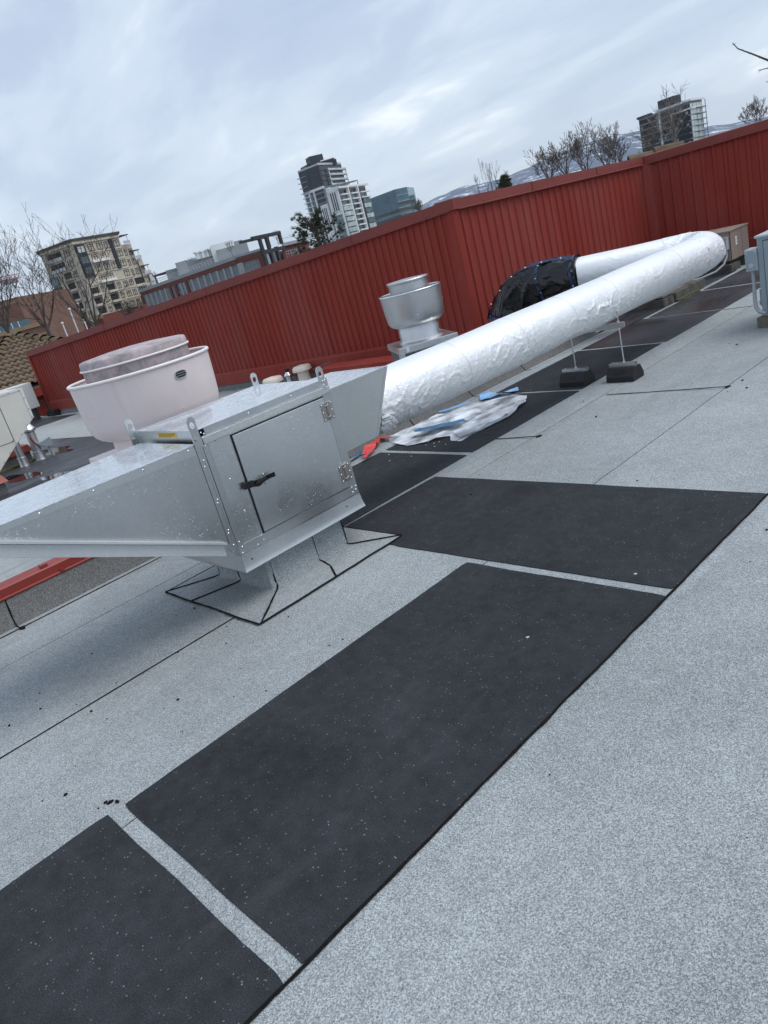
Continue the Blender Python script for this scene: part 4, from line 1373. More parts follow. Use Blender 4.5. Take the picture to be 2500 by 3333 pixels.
def oval(w, h, n=28):
    return [(w * math.copysign(abs(math.cos(2 * math.pi * k / n)) ** .6, math.cos(2 * math.pi * k / n)), h * math.copysign(abs(math.sin(2 * math.pi * k / n)) ** .8, math.sin(2 * math.pi * k / n))) for k in range(n)]
slo = part('vent_slot', 'galvanised_dull', pf, lambda m: m.prism([oc + tg * a + Vector((0, 0, b)) - nr * .01 for a, b in oval(.050, .029)], nr * .016))
part('slot_opening', 'rubber_gasket', slo, lambda m: m.prism([oc + tg * a + Vector((0, 0, b)) + nr * .005 for a, b in oval(.043, .023)], nr * .0025))
for q in (-.008, .008):
    part('slot_bar', 'conduit_grey', slo, lambda m: m.obox(oc + nr * .0095 + Vector((0, 0, q)), tg * .040, nr * .001, (0, 0, .0016)))
for an, z in ((-42, .93), (-8, .95), (22, .80), (48, .99), (-20, .80), (-60, .90)):
    n_ = tocam * math.cos(R(an)) + rgt * math.sin(R(an))
    part('rivet', 'galvanised_dull', pf, lambda m: m.dome(Vector((*PC, z)) + n_ * (.516 if z > .85 else .508), n_, .006, .004, 8), smooth=60)

# grey aluminium upblast fan
GC = (-5.49, 5.54)
gf = thing('exhaust_fan', 'smaller bare aluminium upblast exhaust fan on a grey curb in front of the red wall', 'exhaust fan', (*GC, 0))
gn = (.835, -.547)
part('curb', 'grey_conc', gf, lambda m: m.prism(rotsq(GC, gn, .285, 0), (0, 0, .47)))
for k in range(4):
    # slate-like curb facing panels
    n2 = Vector((*gn, 0)).normalized(); t2 = Vector((-n2.y, n2.x, 0))
    for sd_, nn in ((n2, t2), (-t2, n2)):
        c_ = Vector((*GC, .235)) + sd_ * .288 + nn * (-.21 + k * .14)
        part('curb_panel', 'membrane_upstand', gf, lambda m: m.obox(c_, nn * .067, sd_ * .005, (0, 0, .225)))
part('curb_cap', 'galvanised', gf, lambda m: m.prism(rotsq(GC, gn, .310, .47), (0, 0, .065)), bevel=.005)
n2 = Vector((*gn, 0)).normalized(); t2 = Vector((-n2.y, n2.x, 0))
part('corner_strap', 'galvanised', gf, lambda m: (m.obox(Vector((*GC, .40)) + n2 * .312 - t2 * .285, t2 * .025, n2 * .002, (0, 0, .075)), m.obox(Vector((*GC, .40)) - t2 * .312 + n2 * .285, n2 * .025, t2 * .002, (0, 0, .075))))
part('caulk_patch', 'sticker_white', gf, lambda m: m.obox(Vector((*GC, .506)) + n2 * .3125 - t2 * .22, t2 * .014, n2 * .0015, (0, 0, .022)))
part('neck', 'aluminium_fan', gf, lambda m: m.lathe(GC, [(.232, .5352), (.216, .545), (.208, .57), (.208, .66), (.200, .675), (.200, .70)], 72), smooth=35)
part('bowl', 'aluminium_fan', gf, lambda m: m.lathe(GC, [(.199, .69), (.235, .697), (.268, .715), (.288, .745), (.297, .785), (.304, .86), (.315, 1.02), (.309, 1.02), (.29, .85), (.26, .74), (.19, .70)], 80), smooth=50)
part('rim', 'steel_bright', gf, lambda m: m.tube([(GC[0] + .315 * math.cos(2 * math.pi * k / 80), GC[1] + .315 * math.sin(2 * math.pi * k / 80), 1.026) for k in range(81)], .009, 8, caps=False), smooth=80)
part('motor_cover', 'galvanised_side', gf, lambda m: m.lathe(GC, [(.200, .80), (.203, 1.0), (.204, 1.118)], 72), smooth=35)
part('lid', 'aluminium_fan', gf, lambda m: m.lathe(GC, [(.210, 1.112), (.213, 1.118), (.213, 1.134), (.207, 1.140), (.0, 1.152)], 72), smooth=35)
tc2 = Vector((-GC[0], -GC[1], 0)).normalized(); rg2 = Vector((-tc2.y, tc2.x, 0))
part('latch_clip', 'steel_bright', gf, lambda m: (m.obox(Vector((*GC, 1.095)) + (tc2 * .98 + rg2 * .2) * .207, rg2 * .008, tc2 * .004, (0, 0, .012)), m.obox(Vector((*GC, 1.125)) + (tc2 * .98 + rg2 * .2) * .215, rg2 * .003, tc2 * .003, (0, 0, .012))))
for an, z, rr_ in ((5, .80, .298), (8, .665, .201), (8, .60, .208), (-88, .68, .2), (88, .64, .208), (-86, .60, .208), (86, .58, .208), (88, .88, .306), (-88, .75, .29), (12, .57, .209)):
    n_ = tc2 * math.cos(R(an)) + rg2 * math.sin(R(an))
    part('rivet', 'galvanised_dull', gf, lambda m: m.dome(Vector((*GC, z)) + n_ * rr_, n_, .007, .005, 8), smooth=60)

# mushroom vents and pipe vent by the wall
def mush(x, y, h, label, r_=.14):
    t_ = thing('roof_vent', label, 'roof vent', (x, y, 0), 'cream mushroom roof vents')
    part('stem', 'vent_cream', t_, lambda m: m.lathe((x, y), [(.15, .006), (.12, .012), (.088, .03), (.084, h - .04)], 32), smooth=40)
    part('cap', 'vent_cream', t_, lambda m: m.lathe((x, y), [(r_ - .02, h - .055), (r_, h - .055), (r_ * .985, h - .01), (r_ * .85, h + .012), (.0, h + .030)], 40), smooth=40)
mush(-8.766, 6.35, .225, 'taller cream mushroom roof vent standing next to the pipe vent')
mush(-8.93, 5.92, .19, 'lower cream mushroom roof vent half hidden behind the metal box', .15)
pv = thing('pipe_vent', 'slim metal pipe vent with a cone collar and black top between the cream vents', 'pipe vent', (-9.11, 6.33, 0))
part('pipe', 'aluminium_fan', pv, lambda m: m.lathe((-9.11, 6.33), [(.09, .006), (.05, .02), (.042, .04), (.042, .13)], 24), smooth=40)
part('cone', 'steel_bright', pv, lambda m: m.lathe((-9.11, 6.33), [(.07, .115), (.07, .13), (.03, .175)], 24), smooth=30)
part('cap', 'rubber', pv, lambda m: m.lathe((-9.11, 6.33), [(.032, .17), (.032, .215), (.0, .22)], 20), smooth=40)

# ================================================================== tan air-conditioning units by the far wall
def slab(name, mat, parent, x0, x1, y0, y1, z0, z1, seed):
    def f(m):
        rr = random.Random(seed)
        pts = []
        for (xa, ya, xb, yb) in ((x0, y0, x1, y0), (x1, y0, x1, y1), (x1, y1, x0, y1), (x0, y1, x0, y0)):
            for k in range(8):
                t_ = k / 8
                pts.append((xa + (xb - xa) * t_ + rr.uniform(-.012, .012), ya + (yb - ya) * t_ + rr.uniform(-.012, .012), z0))
        m.prism(pts, (0, 0, z1 - z0))
    return part(name, mat, parent, f)
ac = thing('air_conditioner', 'large tan air conditioner cabinet at the far end of the white duct', 'air conditioner', (-4.75, 10.8, 0))
part('cabinet', 'tan_paint', ac, lambda m: m.box(-5.02, -4.412, 10.53, 11.13, .145, .52), bevel=.006)
part('top_cover', 'tan_paint', ac, lambda m: m.box(-5.035, -4.398, 10.515, 11.145, .516, .535), bevel=.003)
part('panel_gap', 'rubber_gasket', ac, lambda m: (m.box(-4.4135, -4.4105, 10.533, 10.545, .15, .515), m.box(-4.4135, -4.4108, 10.905, 10.910, .16, .51)))
part('service_panel', 'tan_paint', ac, lambda m: m.box(-4.4118, -4.4065, 10.55, 10.902, .152, .512))
part('service_panel', 'tan_paint', ac, lambda m: m.box(-4.4118, -4.4068, 10.915, 11.125, .152, .512))
for k in range(3):
    part('rating_sticker', 'sticker_white', ac, lambda m: m.box(-4.4062, -4.4055, 10.70, 10.75, .40 - k * .04, .433 - k * .04))
part('base_rail', 'dark_grille', ac, lambda m: (m.box(-5.0, -4.44, 10.55, 11.12, .105, .146)))
ds = part('disconnect_box', 'grey_paint_light', ac, lambda m: m.box(-4.545, -4.425, 10.455, 10.529, .30, .455), bevel=.004)
part('disconnect_lid', 'grey_paint_light', ds, lambda m: (m.box(-4.55, -4.42, 10.447, 10.532, .450, .462), m.box(-4.53, -4.46, 10.44, 10.456, .385, .41)))
part('flex_conduit', 'conduit_grey', ac, lambda m: m.tube([(-4.45, 10.49, .30), (-4.44, 10.47, .22), (-4.46, 10.40, .13), (-4.52, 10.28, .07), (-4.66, 10.12, .035), (-4.85, 9.98, .03)], .014, 8), smooth=60)
part('stub_pipe', 'tan_paint_dark', ac, lambda m: m.tube([(-4.56, 10.51, .16), (-4.56, 10.50, .29)], .012, 8))
p1 = thing('concrete_sleeper', 'broken mossy concrete sleeper under the large tan air conditioner', 'sleeper', (-4.8, 10.85, 0))
slab('sleeper_body', 'concrete_old', p1, -5.3, -4.40, 10.46, 10.74, .0088, .103, 4)
slab('sleeper_body', 'concrete_old', p1, -5.1, -4.38, 10.98, 11.24, .0088, .103, 5)
ac2 = thing('air_conditioner', 'smaller tan air conditioner mostly hidden below the foil duct', 'air conditioner', (-4.65, 8.8, 0))
part('cabinet', 'tan_paint', ac2, lambda m: m.box(-4.92, -4.40, 8.55, 9.07, .14, .40), bevel=.006)
part('base_rail', 'galvanised_dull', ac2, lambda m: m.box(-4.95, -4.385, 8.50, 9.14, .115, .142))
part('panel_gap', 'rubber_gasket', ac2, lambda m: m.box(-4.4015, -4.3992, 8.74, 8.746, .145, .395))
part('pipe_wrap', 'sticker_white', ac2, lambda m: m.tube([(-4.42, 9.06, .20), (-4.40, 9.16, .205), (-4.39, 9.28, .215), (-4.39, 9.34, .225)], [.028, .035, .034, .022], 10), smooth=60)
p2 = thing('concrete_sleeper', 'dark mossy concrete sleeper under the smaller tan air conditioner', 'sleeper', (-4.7, 9.0, 0))
slab('sleeper_body', 'concrete_old', p2, -5.05, -4.37, 8.48, 8.72, .0088, .1, 6)
slab('sleeper_body', 'concrete_old', p2, -4.9, -4.35, 8.74, 9.56, .0090, .112, 7)
slab('moss_patch', 'moss', p2, -4.36, -4.31, 8.75, 9.3, .0092, .03, 8)

# ================================================================== grey cabinet cut by the right edge
gcab = thing('equipment_cabinet', 'grey metal equipment cabinet on a timber block at the right edge', 'cabinet', (-2.2, 7.1, .1))
part('cabinet', 'grey_paint', gcab, lambda m: m.box(-2.655, -1.75, 6.86, 7.55, .10, .775), bevel=.005)
part('lid', 'grey_paint_light', gcab, lambda m: m.box(-2.668, -1.74, 6.845, 7.56, .765, .785), bevel=.004)
part('door_panel', 'grey_paint', gcab, lambda m: m.box(-2.60, -1.80, 6.846, 6.859, .14, .735), bevel=.003)
part('door_gap', 'dark_grille', gcab, lambda m: m.box(-2.607, -1.79, 6.8565, 6.8595, .133, .742))
dbx = part('switch_box', 'grey_paint_light', gcab, lambda m: m.box(-2.755, -2.657, 6.84, 6.98, .505, .685), bevel=.005)
part('switch_cover', 'grey_paint', dbx, lambda m: (m.box(-2.748, -2.664, 6.832, 6.839, .52, .65), m.prism([(-2.735, 6.8395, .655), (-2.725, 6.8395, .645), (-2.69, 6.8395, .645), (-2.68, 6.8395, .655), (-2.68, 6.8395, .67), (-2.735, 6.8395, .67)], (0, -.004, 0))))
part('knockout', 'grey_paint_light', dbx, lambda m: (m.tube([(-2.706, 6.8318, .553), (-2.706, 6.829, .553)], .020, 20), m.tube([(-2.706, 6.829, .553), (-2.706, 6.827, .553)], .012, 20)))
part('conduit', 'conduit_grey', gcab, lambda m: m.tube([(-2.715, 6.89, .505), (-2.715, 6.885, .36), (-2.712, 6.87, .26), (-2.70, 6.85, .19), (-2.67, 6.84, .15), (-2.62, 6.845, .13)], .016, 10), smooth=60)
part('conduit_nut', 'grey_paint', gcab, lambda m: m.tube([(-2.715, 6.89, .478), (-2.715, 6.89, .506)], .024, 8))
part('pipe_stub', 'conduit_grey', gcab, lambda m: (m.tube([(-2.678, 6.92, .33), (-2.672, 6.90, .20), (-2.662, 6.90, .19)], .009, 8), m.tube([(-2.674, 6.905, .225), (-2.672, 6.90, .20)], .016, 8)))
tbk = MB().box(-2.70, -2.36, 6.84, 6.96, .0055, .097)
tag(tbk.build('timber_block', 'timber_grey', bevel=.004), 'weathered timber block under the grey cabinet at the right edge', 'timber block')

# ================================================================== far-left roof equipment
mu = thing('air_handler', 'cream air handling unit with a sloping hood at the left edge', 'air handler', (-9.6, 1.9, .2))
hood = [(2.76, 1.063), (2.755, .708), (2.13, .222), (1.0, .222), (1.0, 1.063)]
part('housing', 'cream_unit', mu, lambda m: m.prism([(-10.1, y, z) for y, z in hood], (.9, 0, 0)), bevel=.004)
part('hood_edge', 'white_unit', mu, lambda m: (m.prism([(-9.1995, 2.765, 1.068), (-9.1995, 2.76, .706), (-9.1995, 2.735, .716), (-9.1995, 2.735, 1.045), (-9.1995, 1.0, 1.045), (-9.1995, 1.0, 1.068)], (.006, 0, 0))))
part('panel_seam', 'dark_grille', mu, lambda m: (m.box(-9.1998, -9.1965, 2.452, 2.458, .527, 1.0), m.box(-9.1998, -9.1965, 1.0, 2.458, .523, .528)))
for (y, z) in ((2.72, 1.05), (2.60, 1.055), (2.745, .95), (2.745, .82), (2.745, .73), (2.66, .655), (2.56, .575), (2.46, .50), (2.36, .42), (2.26, .345), (2.44, .54), (2.25, .53)):
    part('screw', 'conduit_grey', mu, lambda m: m.dome((-9.1935, y, z), (1, 0, 0), .008, .005, 8))
part('curb', 'membrane_upstand', mu, lambda m: m.box(-10.0, -9.15, .9, 2.16, .0, .15))
part('curb_cap', 'red_cap', mu, lambda m: m.prism([(-9.11, 2.20, .14), (-9.11, .9, .14), (-9.2, .9, .235), (-9.2, 2.16, .235)], (-.9, 0, 0)))
part('vent_cowl', 'steel_bright', mu, lambda m: (m.lathe((-9.45, 2.50), [(.06, 1.06), (.06, 1.13), (.10, 1.15), (.10, 1.26), (.07, 1.29), (.07, 1.33), (.0, 1.34)], 24)), smooth=35)
def flue(x, y, h, r_, label, cap=True):
    t_ = thing('flue_pipe', label, 'flue pipe', (x, y, 0), 'steel flue pipes on the far left roof')
    part('pipe', 'aluminium_fan', t_, lambda m: m.lathe((x, y), [(r_ * 1.35, .006), (r_ * 1.2, .03), (r_ * 1.16, .13), (r_, .135), (r_, h)], 28), smooth=35)
    part('band', 'galvanised_dull', t_, lambda m: m.lathe((x, y), [(r_ * 1.03, h * .55), (r_ * 1.05, h * .55), (r_ * 1.05, h * .55 + .012), (r_ * 1.0, h * .55 + .014)], 28))
    if cap:
        part('cap', 'steel_bright', t_, lambda m: m.lathe((x, y), [(r_ * .9, h), (r_ * 1.5, h + .02), (r_ * 1.5, h + .045), (r_ * .75, h + .12), (.0, h + .14)], 28), smooth=25)
flue(-10.74, 2.86, .62, .052, 'steel flue pipe closest to the cream air handler')
flue(-10.80, 3.11, .40, .062, 'steel flue pipe with a round conical cap beside the small junction box')
jb = thing('junction_box', 'small grey weatherproof box on a short conduit near the steel flue pipes', 'junction box', (-10.71, 3.26, 0))
part('conduit', 'conduit_grey', jb, lambda m: m.tube([(-10.71, 3.26, .005), (-10.715, 3.255, .15)], .022, 10))
part('box', 'grey_paint', jb, lambda m: m.prism([(-10.68, 3.30, .14), (-10.68, 3.22, .15), (-10.68, 3.12, .205), (-10.68, 3.12, .235), (-10.68, 3.30, .27)], (-.08, 0, 0)), bevel=.004)
part('red_arm', 'red_cap', jb, lambda m: m.tube([(-10.72, 3.14, .22), (-10.73, 3.10, .24), (-10.74, 3.07, .34)], .012, 6))
bc = thing('curb', 'low grey curb with a red cap behind the steel flue pipes', 'curb', (-11.2, 2.8, 0))
part('upstand', 'membrane_upstand', bc, lambda m: m.box(-12.0, -10.97, 2.2, 3.06, 0, .17))
part('cap', 'red_cap', bc, lambda m: m.prism([(-10.94, 3.09, .15), (-10.94, 2.2, .15), (-10.96, 2.2, .24), (-10.96, 3.07, .24)], (-1.05, 0, 0)))
slab('moss_patch', 'moss', bc, -10.97, -10.86, 2.3, 3.2, .0092, .03, 12)
ms = thing('condenser', 'white wall-type condenser with a dark side grille beside the left end of the red wall', 'condenser', (-16.7, 4.9, .2))
part('casing', 'white_unit', ms, lambda m: m.box(-17.0, -16.5, 4.62, 5.165, .25, .775), bevel=.01)
part('side_grille', 'dark_grille', ms, lambda m: m.box(-16.502, -16.494, 4.83, 4.955, .30, .72))
for k in range(9):
    part('louvre', 'conduit_grey', ms, lambda m: m.box(-16.4945, -16.488, 4.835, 4.95, .315 + k * .045, .322 + k * .045))
part('feet', 'dark_grille', ms, lambda m: (m.box(-16.95, -16.55, 4.68, 4.75, .01, .25), m.box(-16.95, -16.55, 5.02, 5.10, .01, .25)))
part('refrigerant_hose', 'rubber', ms, lambda m: m.tube([(-16.52, 5.17, .36), (-16.45, 5.22, .34), (-16.4, 5.26, .24), (-16.35, 5.25, .14), (-16.3, 5.32, .1)], .018, 8), smooth=60)
fb = thing('hose_support', 'black rubber support block beside the white condenser', 'rubber block', (-16.3, 5.3, 0))
part('block', 'rubber', fb, lambda m: m.prism([(-16.5, 5.22, .006), (-16.5, 5.25, .12), (-16.5, 5.36, .12), (-16.5, 5.40, .006)], (.4, 0, 0)))

# ================================================================== neighbouring tiled roof, far left
th_ = thing('tiled_roof_house', 'house with a brown clay tile hip roof beyond the left end of the wall', 'house', (-21, 6.5, GZ))
apx = ae(-72.64, 24.0, .0139)
hr = ae(-70.13, 22.4, -.0051); hl = ae(-73.75, 22.4, -.0039)
# face plane through the three points
fn = (hr - apx).cross(hl - apx).normalized()
if fn.z < 0: fn = -fn
dn = (Vector((0, 0, -1)) - fn * Vector((0, 0, -1)).dot(fn)).normalized()     # down the slope
ac_ = fn.cross(dn).normalized()                                             # across
if ac_.dot(hr - hl) < 0: ac_ = -ac_
SL = 4.75
def hipx(p0, hp, s):
    d = hp - p0
    k = s / d.dot(dn)
    return d.dot(ac_) * k
# solid roof body below the tiles
el_ = [apx + dn * SL + ac_ * hipx(apx, hl, SL), apx + dn * SL + ac_ * hipx(apx, hr, SL)]
back = Vector((-.95, .3, 0)).normalized() * 6
part('roof_deck', 'roof_dark', th_, lambda m: m.add([apx - fn * .06, el_[0] - fn * .06, el_[1] - fn * .06, el_[0] + back - fn * .06, el_[1] + back - fn * .06], [(0, 1, 2), (0, 3, 1), (0, 2, 4), (0, 4, 3)]))
part('fascia', 'red_steel', th_, lambda m: (m.prism([el_[0] - Vector((0, 0, .10)), el_[1] - Vector((0, 0, .10)), el_[1] - Vector((0, 0, .28)), el_[0] - Vector((0, 0, .28))], back * .02),
     m.prism([el_[0] - Vector((0, 0, .30)) + back * .04, el_[1] - Vector((0, 0, .30)) + back * .04, el_[1] - Vector((0, 0, .75)) + back * .04, el_[0] - Vector((0, 0, .75)) + back * .04], back * .03)))
part('wall', 'brick_red', th_, lambda m: m.prism([(p.x, p.y, GZ) for p in (el_[0] + back * .08, el_[1] + back * .08, el_[1] + back, el_[0] + back)], (0, 0, 7.1)))
tw, tl_ = .30, .42
def tile_mesh():
    m = MB(); vs = []
    N = 12
    for q in (0, 1):
        for i in range(N + 1):
            u_ = i / N
            h = .05 * (.5 - .5 * math.cos(4 * math.pi * u_)) ** 1.2
            for t_ in (0, -.03):
                vs.append((u_ * tw, q * (tl_ + .05), h + t_ + (0.05 if q else .0)))
    K = 2 * (N + 1)
    fs = []
    for i in range(N):
        a = 2 * i
        fs += [(a, a + 2, K + a + 2, K + a), (K + a + 1, K + a, K + a + 2, K + a + 3)]
    m.add(vs, fs)
    me = bpy.data.meshes.new('tile')
    me.from_pydata(m.v, [], m.f); me.materials.append(MATS['tile_clay'])
    me.polygons.foreach_set('use_smooth', [True] * len(me.polygons)); me.update()
    return me
tme = tile_mesh()
nrow = int(SL / tl_)
rr = random.Random(3)
for r_ in range(nrow):
    s0 = (r_ + .1) * tl_
    xl, xr = hipx(apx, hl, s0 + tl_ * .5), hipx(apx, hr, s0 + tl_ * .5)
    x = math.floor(xl / tw) * tw
    while x < xr - .1:
        if x > xl - .2:
            inst('tile', tme, th_, apx + dn * s0 + ac_ * x + fn * rr.uniform(0, .006), ac_, dn, fn)
        x += tw
for hp in (hl, hr):
    d = (hp - apx).normalized()
    k = 0
    while k * .36 < 3.2:
        p = apx + d * (k * .36)
        def rtile(m, p=p):
            sx = d.cross(Vector((0, 0, 1))).normalized(); uz = sx.cross(d)
            vs = []
            for q, rr_ in ((0, .12), (.42, .145)):
                for j in range(9):
                    a = math.pi * j / 8
                    vs.append(p + d * q + sx * rr_ * math.cos(a) + uz * (rr_ * math.sin(a) - .02 + (.03 if q else 0)))
            m.add(vs, [(j, j + 1, 10 + j, 9 + j) for j in range(8)])
        part('ridge_tile', 'tile_ridge', th_, rtile, smooth=40)
        k += 1

# ================================================================== city buildings
UP = Vector((0, 0, 1))
class Face:
    def __init__(s, P, Q):
        s.P = Vector((P.x, P.y, 0)); s.Q = Vector((Q.x, Q.y, 0))
        s.u = (s.Q - s.P); s.L = s.u.length; s.u.normalize()
        s.n = Vector((s.u.y, -s.u.x, 0))
        if s.n.dot(-(s.P + s.Q)) < 0: s.n = -s.n
    def put(s, name, kind, mats, root, u0, u1, z0, z1, out=.1, thick=.3):
        me = unit(kind, mats if isinstance(mats, (list, tuple)) else [mats])
        c = s.P + s.u * ((u0 + u1) / 2) + s.n * (out - thick / 2) + UP * ((z0 + z1) / 2)
        return inst(name, me, root, c, s.u * (u1 - u0), s.n * thick, UP * (z1 - z0))
def block(name, mat, root, pts, z0, z1):
    m = MB(); m.prism([(p.x, p.y, z0) for p in pts], (0, 0, z1 - z0))
    return m.build(name, mat, root)
def depth(P, Q, d):
    f = Face(P, Q)
    return [P, Q, Q - f.n * d, P - f.n * d]

# ---- tan stone apartment tower, left
L_, C_, R_ = ae(-68.92, 250.5, 0), ae(-66.77, 240, 0), ae(-63.68, 251, 0)
bt = thing('apartment_tower', 'tan stone apartment tower with stepped right side and many balconies behind the bare trees', 'apartment tower', (*(C_.xy), GZ))
f2 = Face(C_, R_); f1 = Face(L_, C_)
bk = Vector((L_.x, L_.y, 0)).normalized() * 15
block('wall', 'stone_tan', bt, [L_, C_, R_, R_ + bk, L_ + bk], GZ, 25.2)
block('roof', 'roof_dark', bt, [L_ - f1.u * .8 + f1.n * .5, C_ + f1.n * .5 + f2.n * .4, R_ + f2.n * .7 + f2.u * .4, R_ + bk, L_ + bk], 25.2, 25.75)
S1 = R_ + f2.u * 2.3; S2 = R_ + f2.u * 4.6; S3 = R_ + f2.u * 6.4; S4 = R_ + f2.u * 8.0
block('wall', 'stone_tan', bt, [R_ - f2.n * 1, S2 - f2.n * 1, S2 + bk, R_ + bk], GZ, 22.0)
block('wall', 'stone_tan_light', bt, [S2 - f2.n * .5, S3 - f2.n * .5, S3 + bk, S2 + bk], GZ, 17.2)
block('wall', 'stone_tan', bt, [S3, S4, S4 + bk, S3 + bk], GZ, 12.4)
for q, z in ((S1, 22.0), (S2, 17.2), (S3, 12.4)):
    fz = Face(q - f2.u * 1.6, q + f2.u * 1.2)
    fz.put('canopy', 'cube', 'roof_dark', bt, 0, 2.9, z + 2.4, z + 2.65, .4, 4)
    fz.put('canopy_post', 'cube', 'white_conc', bt, 2.55, 2.7, z, z + 2.4, -.2, .15)
    fz.put('terrace_rail', 'cube', 'railing', bt, .2, 2.9, z, z + .9, .3, .06)
fl = [22.1 - 2.92 * k for k in range(9)]
WD = ['roof_dark', 'glass_city']; WP = ['roof_dark', 'glass_pale']
f3 = Face(R_ - f2.n * 1, S2 - f2.n * 1); f4 = Face(S2 - f2.n * .5, S3 - f2.n * .5); f5 = Face(S3, S4)
f2.put('cornice', 'cube', 'stone_tan_light', bt, -.2, f2.L, 24.2, 24.7, .35, .4)
f1.put('cornice', 'cube', 'stone_tan_light', bt, 0, f1.L, 24.2, 24.7, .35, .4)
f2.put('glass_bay', 'cube', 'glass_dark', bt, .4, 3.7, 14.8, 23.9, .5, .6)
for k in range(3): f2.put('bay_window', 'window', WP if k == 0 else WD, bt, .7, 3.4, 21.6 - k * 3.0, 23.5 - k * 3.0, .62, .2)
f2.put('glass_bay', 'cube', 'glass_dark', bt, 12.9, 14.2, 15.5, 24.0, .3, .4)
for i, z in enumerate(fl):
    f2.put('floor_band', 'cube', 'stone_tan_light', bt, 0, f2.L, z - .95, z - .7, .16, .2)
    if i < 4:
        for j, u in enumerate((5.0, 8.3, 11.0)):
            if i in (1, 3) and j == 2: continue
            f2.put('window', 'window', WP if (i + j) % 3 == 0 else WD, bt, u, u + 2.0, z - .4, z + 1.5, .12, .25)
        f2.put('window', 'window', WP, bt, 14.6, 16.6, z - .3, z + 1.5, .12, .25)
        if i % 2: 
            f2.put('balcony', 'cube', 'white_conc', bt, 4.4, 10.6, z - .75, z - .1, .9, .9)
    else:
        f2.put('balcony_recess', 'cube', 'void_dark', bt, .6, 3.2, z - .6, z + 1.4, .08, .2)
        f2.put('balcony', 'cube', 'stone_tan_light', bt, .3, 3.5, z - 1.0, z - .35, .9, .9)
        f2.put('balcony_column', 'cube', 'stone_tan_light', bt, 3.2, 3.6, z - .4, z + 1.9, .8, .5)
        f2.put('window', 'window', WD, bt, 4.3, 5.6, z - .3, z + 1.3, .12, .25)
        f2.put('balcony_recess', 'cube', 'void_dark', bt, 6.6, 9.2, z - .6, z + 1.4, .08, .2)
        f2.put('balcony', 'cube', 'stone_tan_light', bt, 6.3, 9.6, z - 1.0, z - .35, .9, .9)
        f2.put('balcony_column', 'cube', 'stone_tan_light', bt, 9.3, 9.7, z - .4, z + 1.9, .8, .5)
        f2.put('window', 'window', WP if i % 2 else WD, bt, 10.4, 11.8, z - .3, z + 1.4, .12, .25)
        f2.put('window', 'window', WD, bt, 12.9, 14.6, z - .3, z + 1.4, .12, .25)
        f2.put('window', 'window', WP if i % 3 == 0 else WD, bt, 15.3, 16.8, z - .3, z + 1.4, .12, .25)
    # left face
    if i < 2:
        f1.put('window', 'window', WP, bt, f1.L - 4.2, f1.L - 2.2, z - .4, z + 1.4, .12, .25)
        f1.put('balcony_recess', 'cube', 'void_dark', bt, 2.2, 8.4, z - .5, z + 1.6, .06, .2)
        f1.put('terrace_rail', 'cube', 'railing', bt, 2.0, 8.6, z - .8, z + .1, .6, .06)
    else:
        f1.put('window', 'window', WD, bt, f1.L - 3.6, f1.L - 2.0, z - .4, z + 1.3, .12, .25)
        f1.put('balcony_recess', 'cube', 'void_dark', bt, f1.L - 7.6, f1.L - 4.6, z - .6, z + 1.4, .08, .2)
        f1.put('balcony', 'cube', 'stone_tan_light', bt, f1.L - 8.0, f1.L - 4.2, z - 1.0, z - .4, .9, .9)
        f1.put('glass_bay', 'cube', 'glass_dark' if i % 2 else 'glass_city', bt, .2, 3.6, z - 1.2, z + 1.3, .5, .6)
    # stepped wing
    if z < 21:
        f3.put('window', 'window', WP if i % 2 else WD, bt, .6, 2.0, z - .4, z + 1.4, .12, .25)
        f3.put('window', 'window', WD, bt, 2.8, 4.2, z - .4, z + 1.4, .12, .25)
    if z < 13:
        f3.put('balcony_recess', 'cube', 'void_dark', bt, .5, 4.3, z - .6, z + 1.5, .3, .4)
        f3.put('balcony', 'cube', 'stone_tan_light', bt, .2, 4.6, z - 1.1, z - .45, 1.1, 1.0)
        f3.put('balcony_column', 'cube', 'stone_tan_light', bt, 0, .4, z - .5, z + 1.9, .9, .5)
    if z < 16: f4.put('window', 'window', WP, bt, .2, 1.6, z - .4, z + 1.4, .12, .25)
    if z < 11.5: f5.put('loggia', 'cube', 'railing', bt, .2, 1.4, z - .6, z + 1.5, .12, .25)

# ---- grey and red office block with roof pergola
ob = thing('office_block', 'long grey and dark red office block with rooftop plant and a black pergola', 'office building', (*(ae(-58, 195, 0).xy), GZ))
A0, A1, A2, A3, A4, A5 = ae(-63.5, 240, 0), ae(-56.3, 178, 0), ae(-54.5, 176, 0), ae(-53.05, 181, 0), ae(-51.2, 187, 0), ae(-60.25, 221, 0)
fa = Face(A0, A1); fb_ = Face(A1, A2); fc = Face(A3, A4); fg = Face(A2, A3)
bk = Vector((-14, 12, 0))
TZ = 7.85
block('wall', 'grey_panel', ob, [A0, A1, A2, A2 + bk, A0 + bk], GZ, TZ - .4)
block('roof', 'grey_conc', ob, [A0 + fa.n * .5, A1 + fa.n * .5, A2 + fb_.n * .5, A2 + bk, A0 + bk], TZ - .4, TZ + .1)
block('wall', 'brick_red', ob, [A3, A4, A4 + bk, A3 + bk], GZ, TZ - .6)
block('roof', 'grey_conc', ob, [A3 + fc.n * .5, A4 + fc.n * .5, A4 + bk, A3 + bk], TZ - .6, TZ + .1)
block('glass_link', 'glass_pale', ob, [A2 - fg.n * 1.5, A3 - fg.n * 1.5, A3 + bk, A2 + bk], GZ, TZ - 1.2)
OW = ['grey_conc', 'glass_city']; OWp = ['grey_conc', 'glass_pale']
fa.put('brick_band', 'cube', 'brick_red', ob, 0, fa.L, TZ - 1.7, TZ - .7, .35, .5)
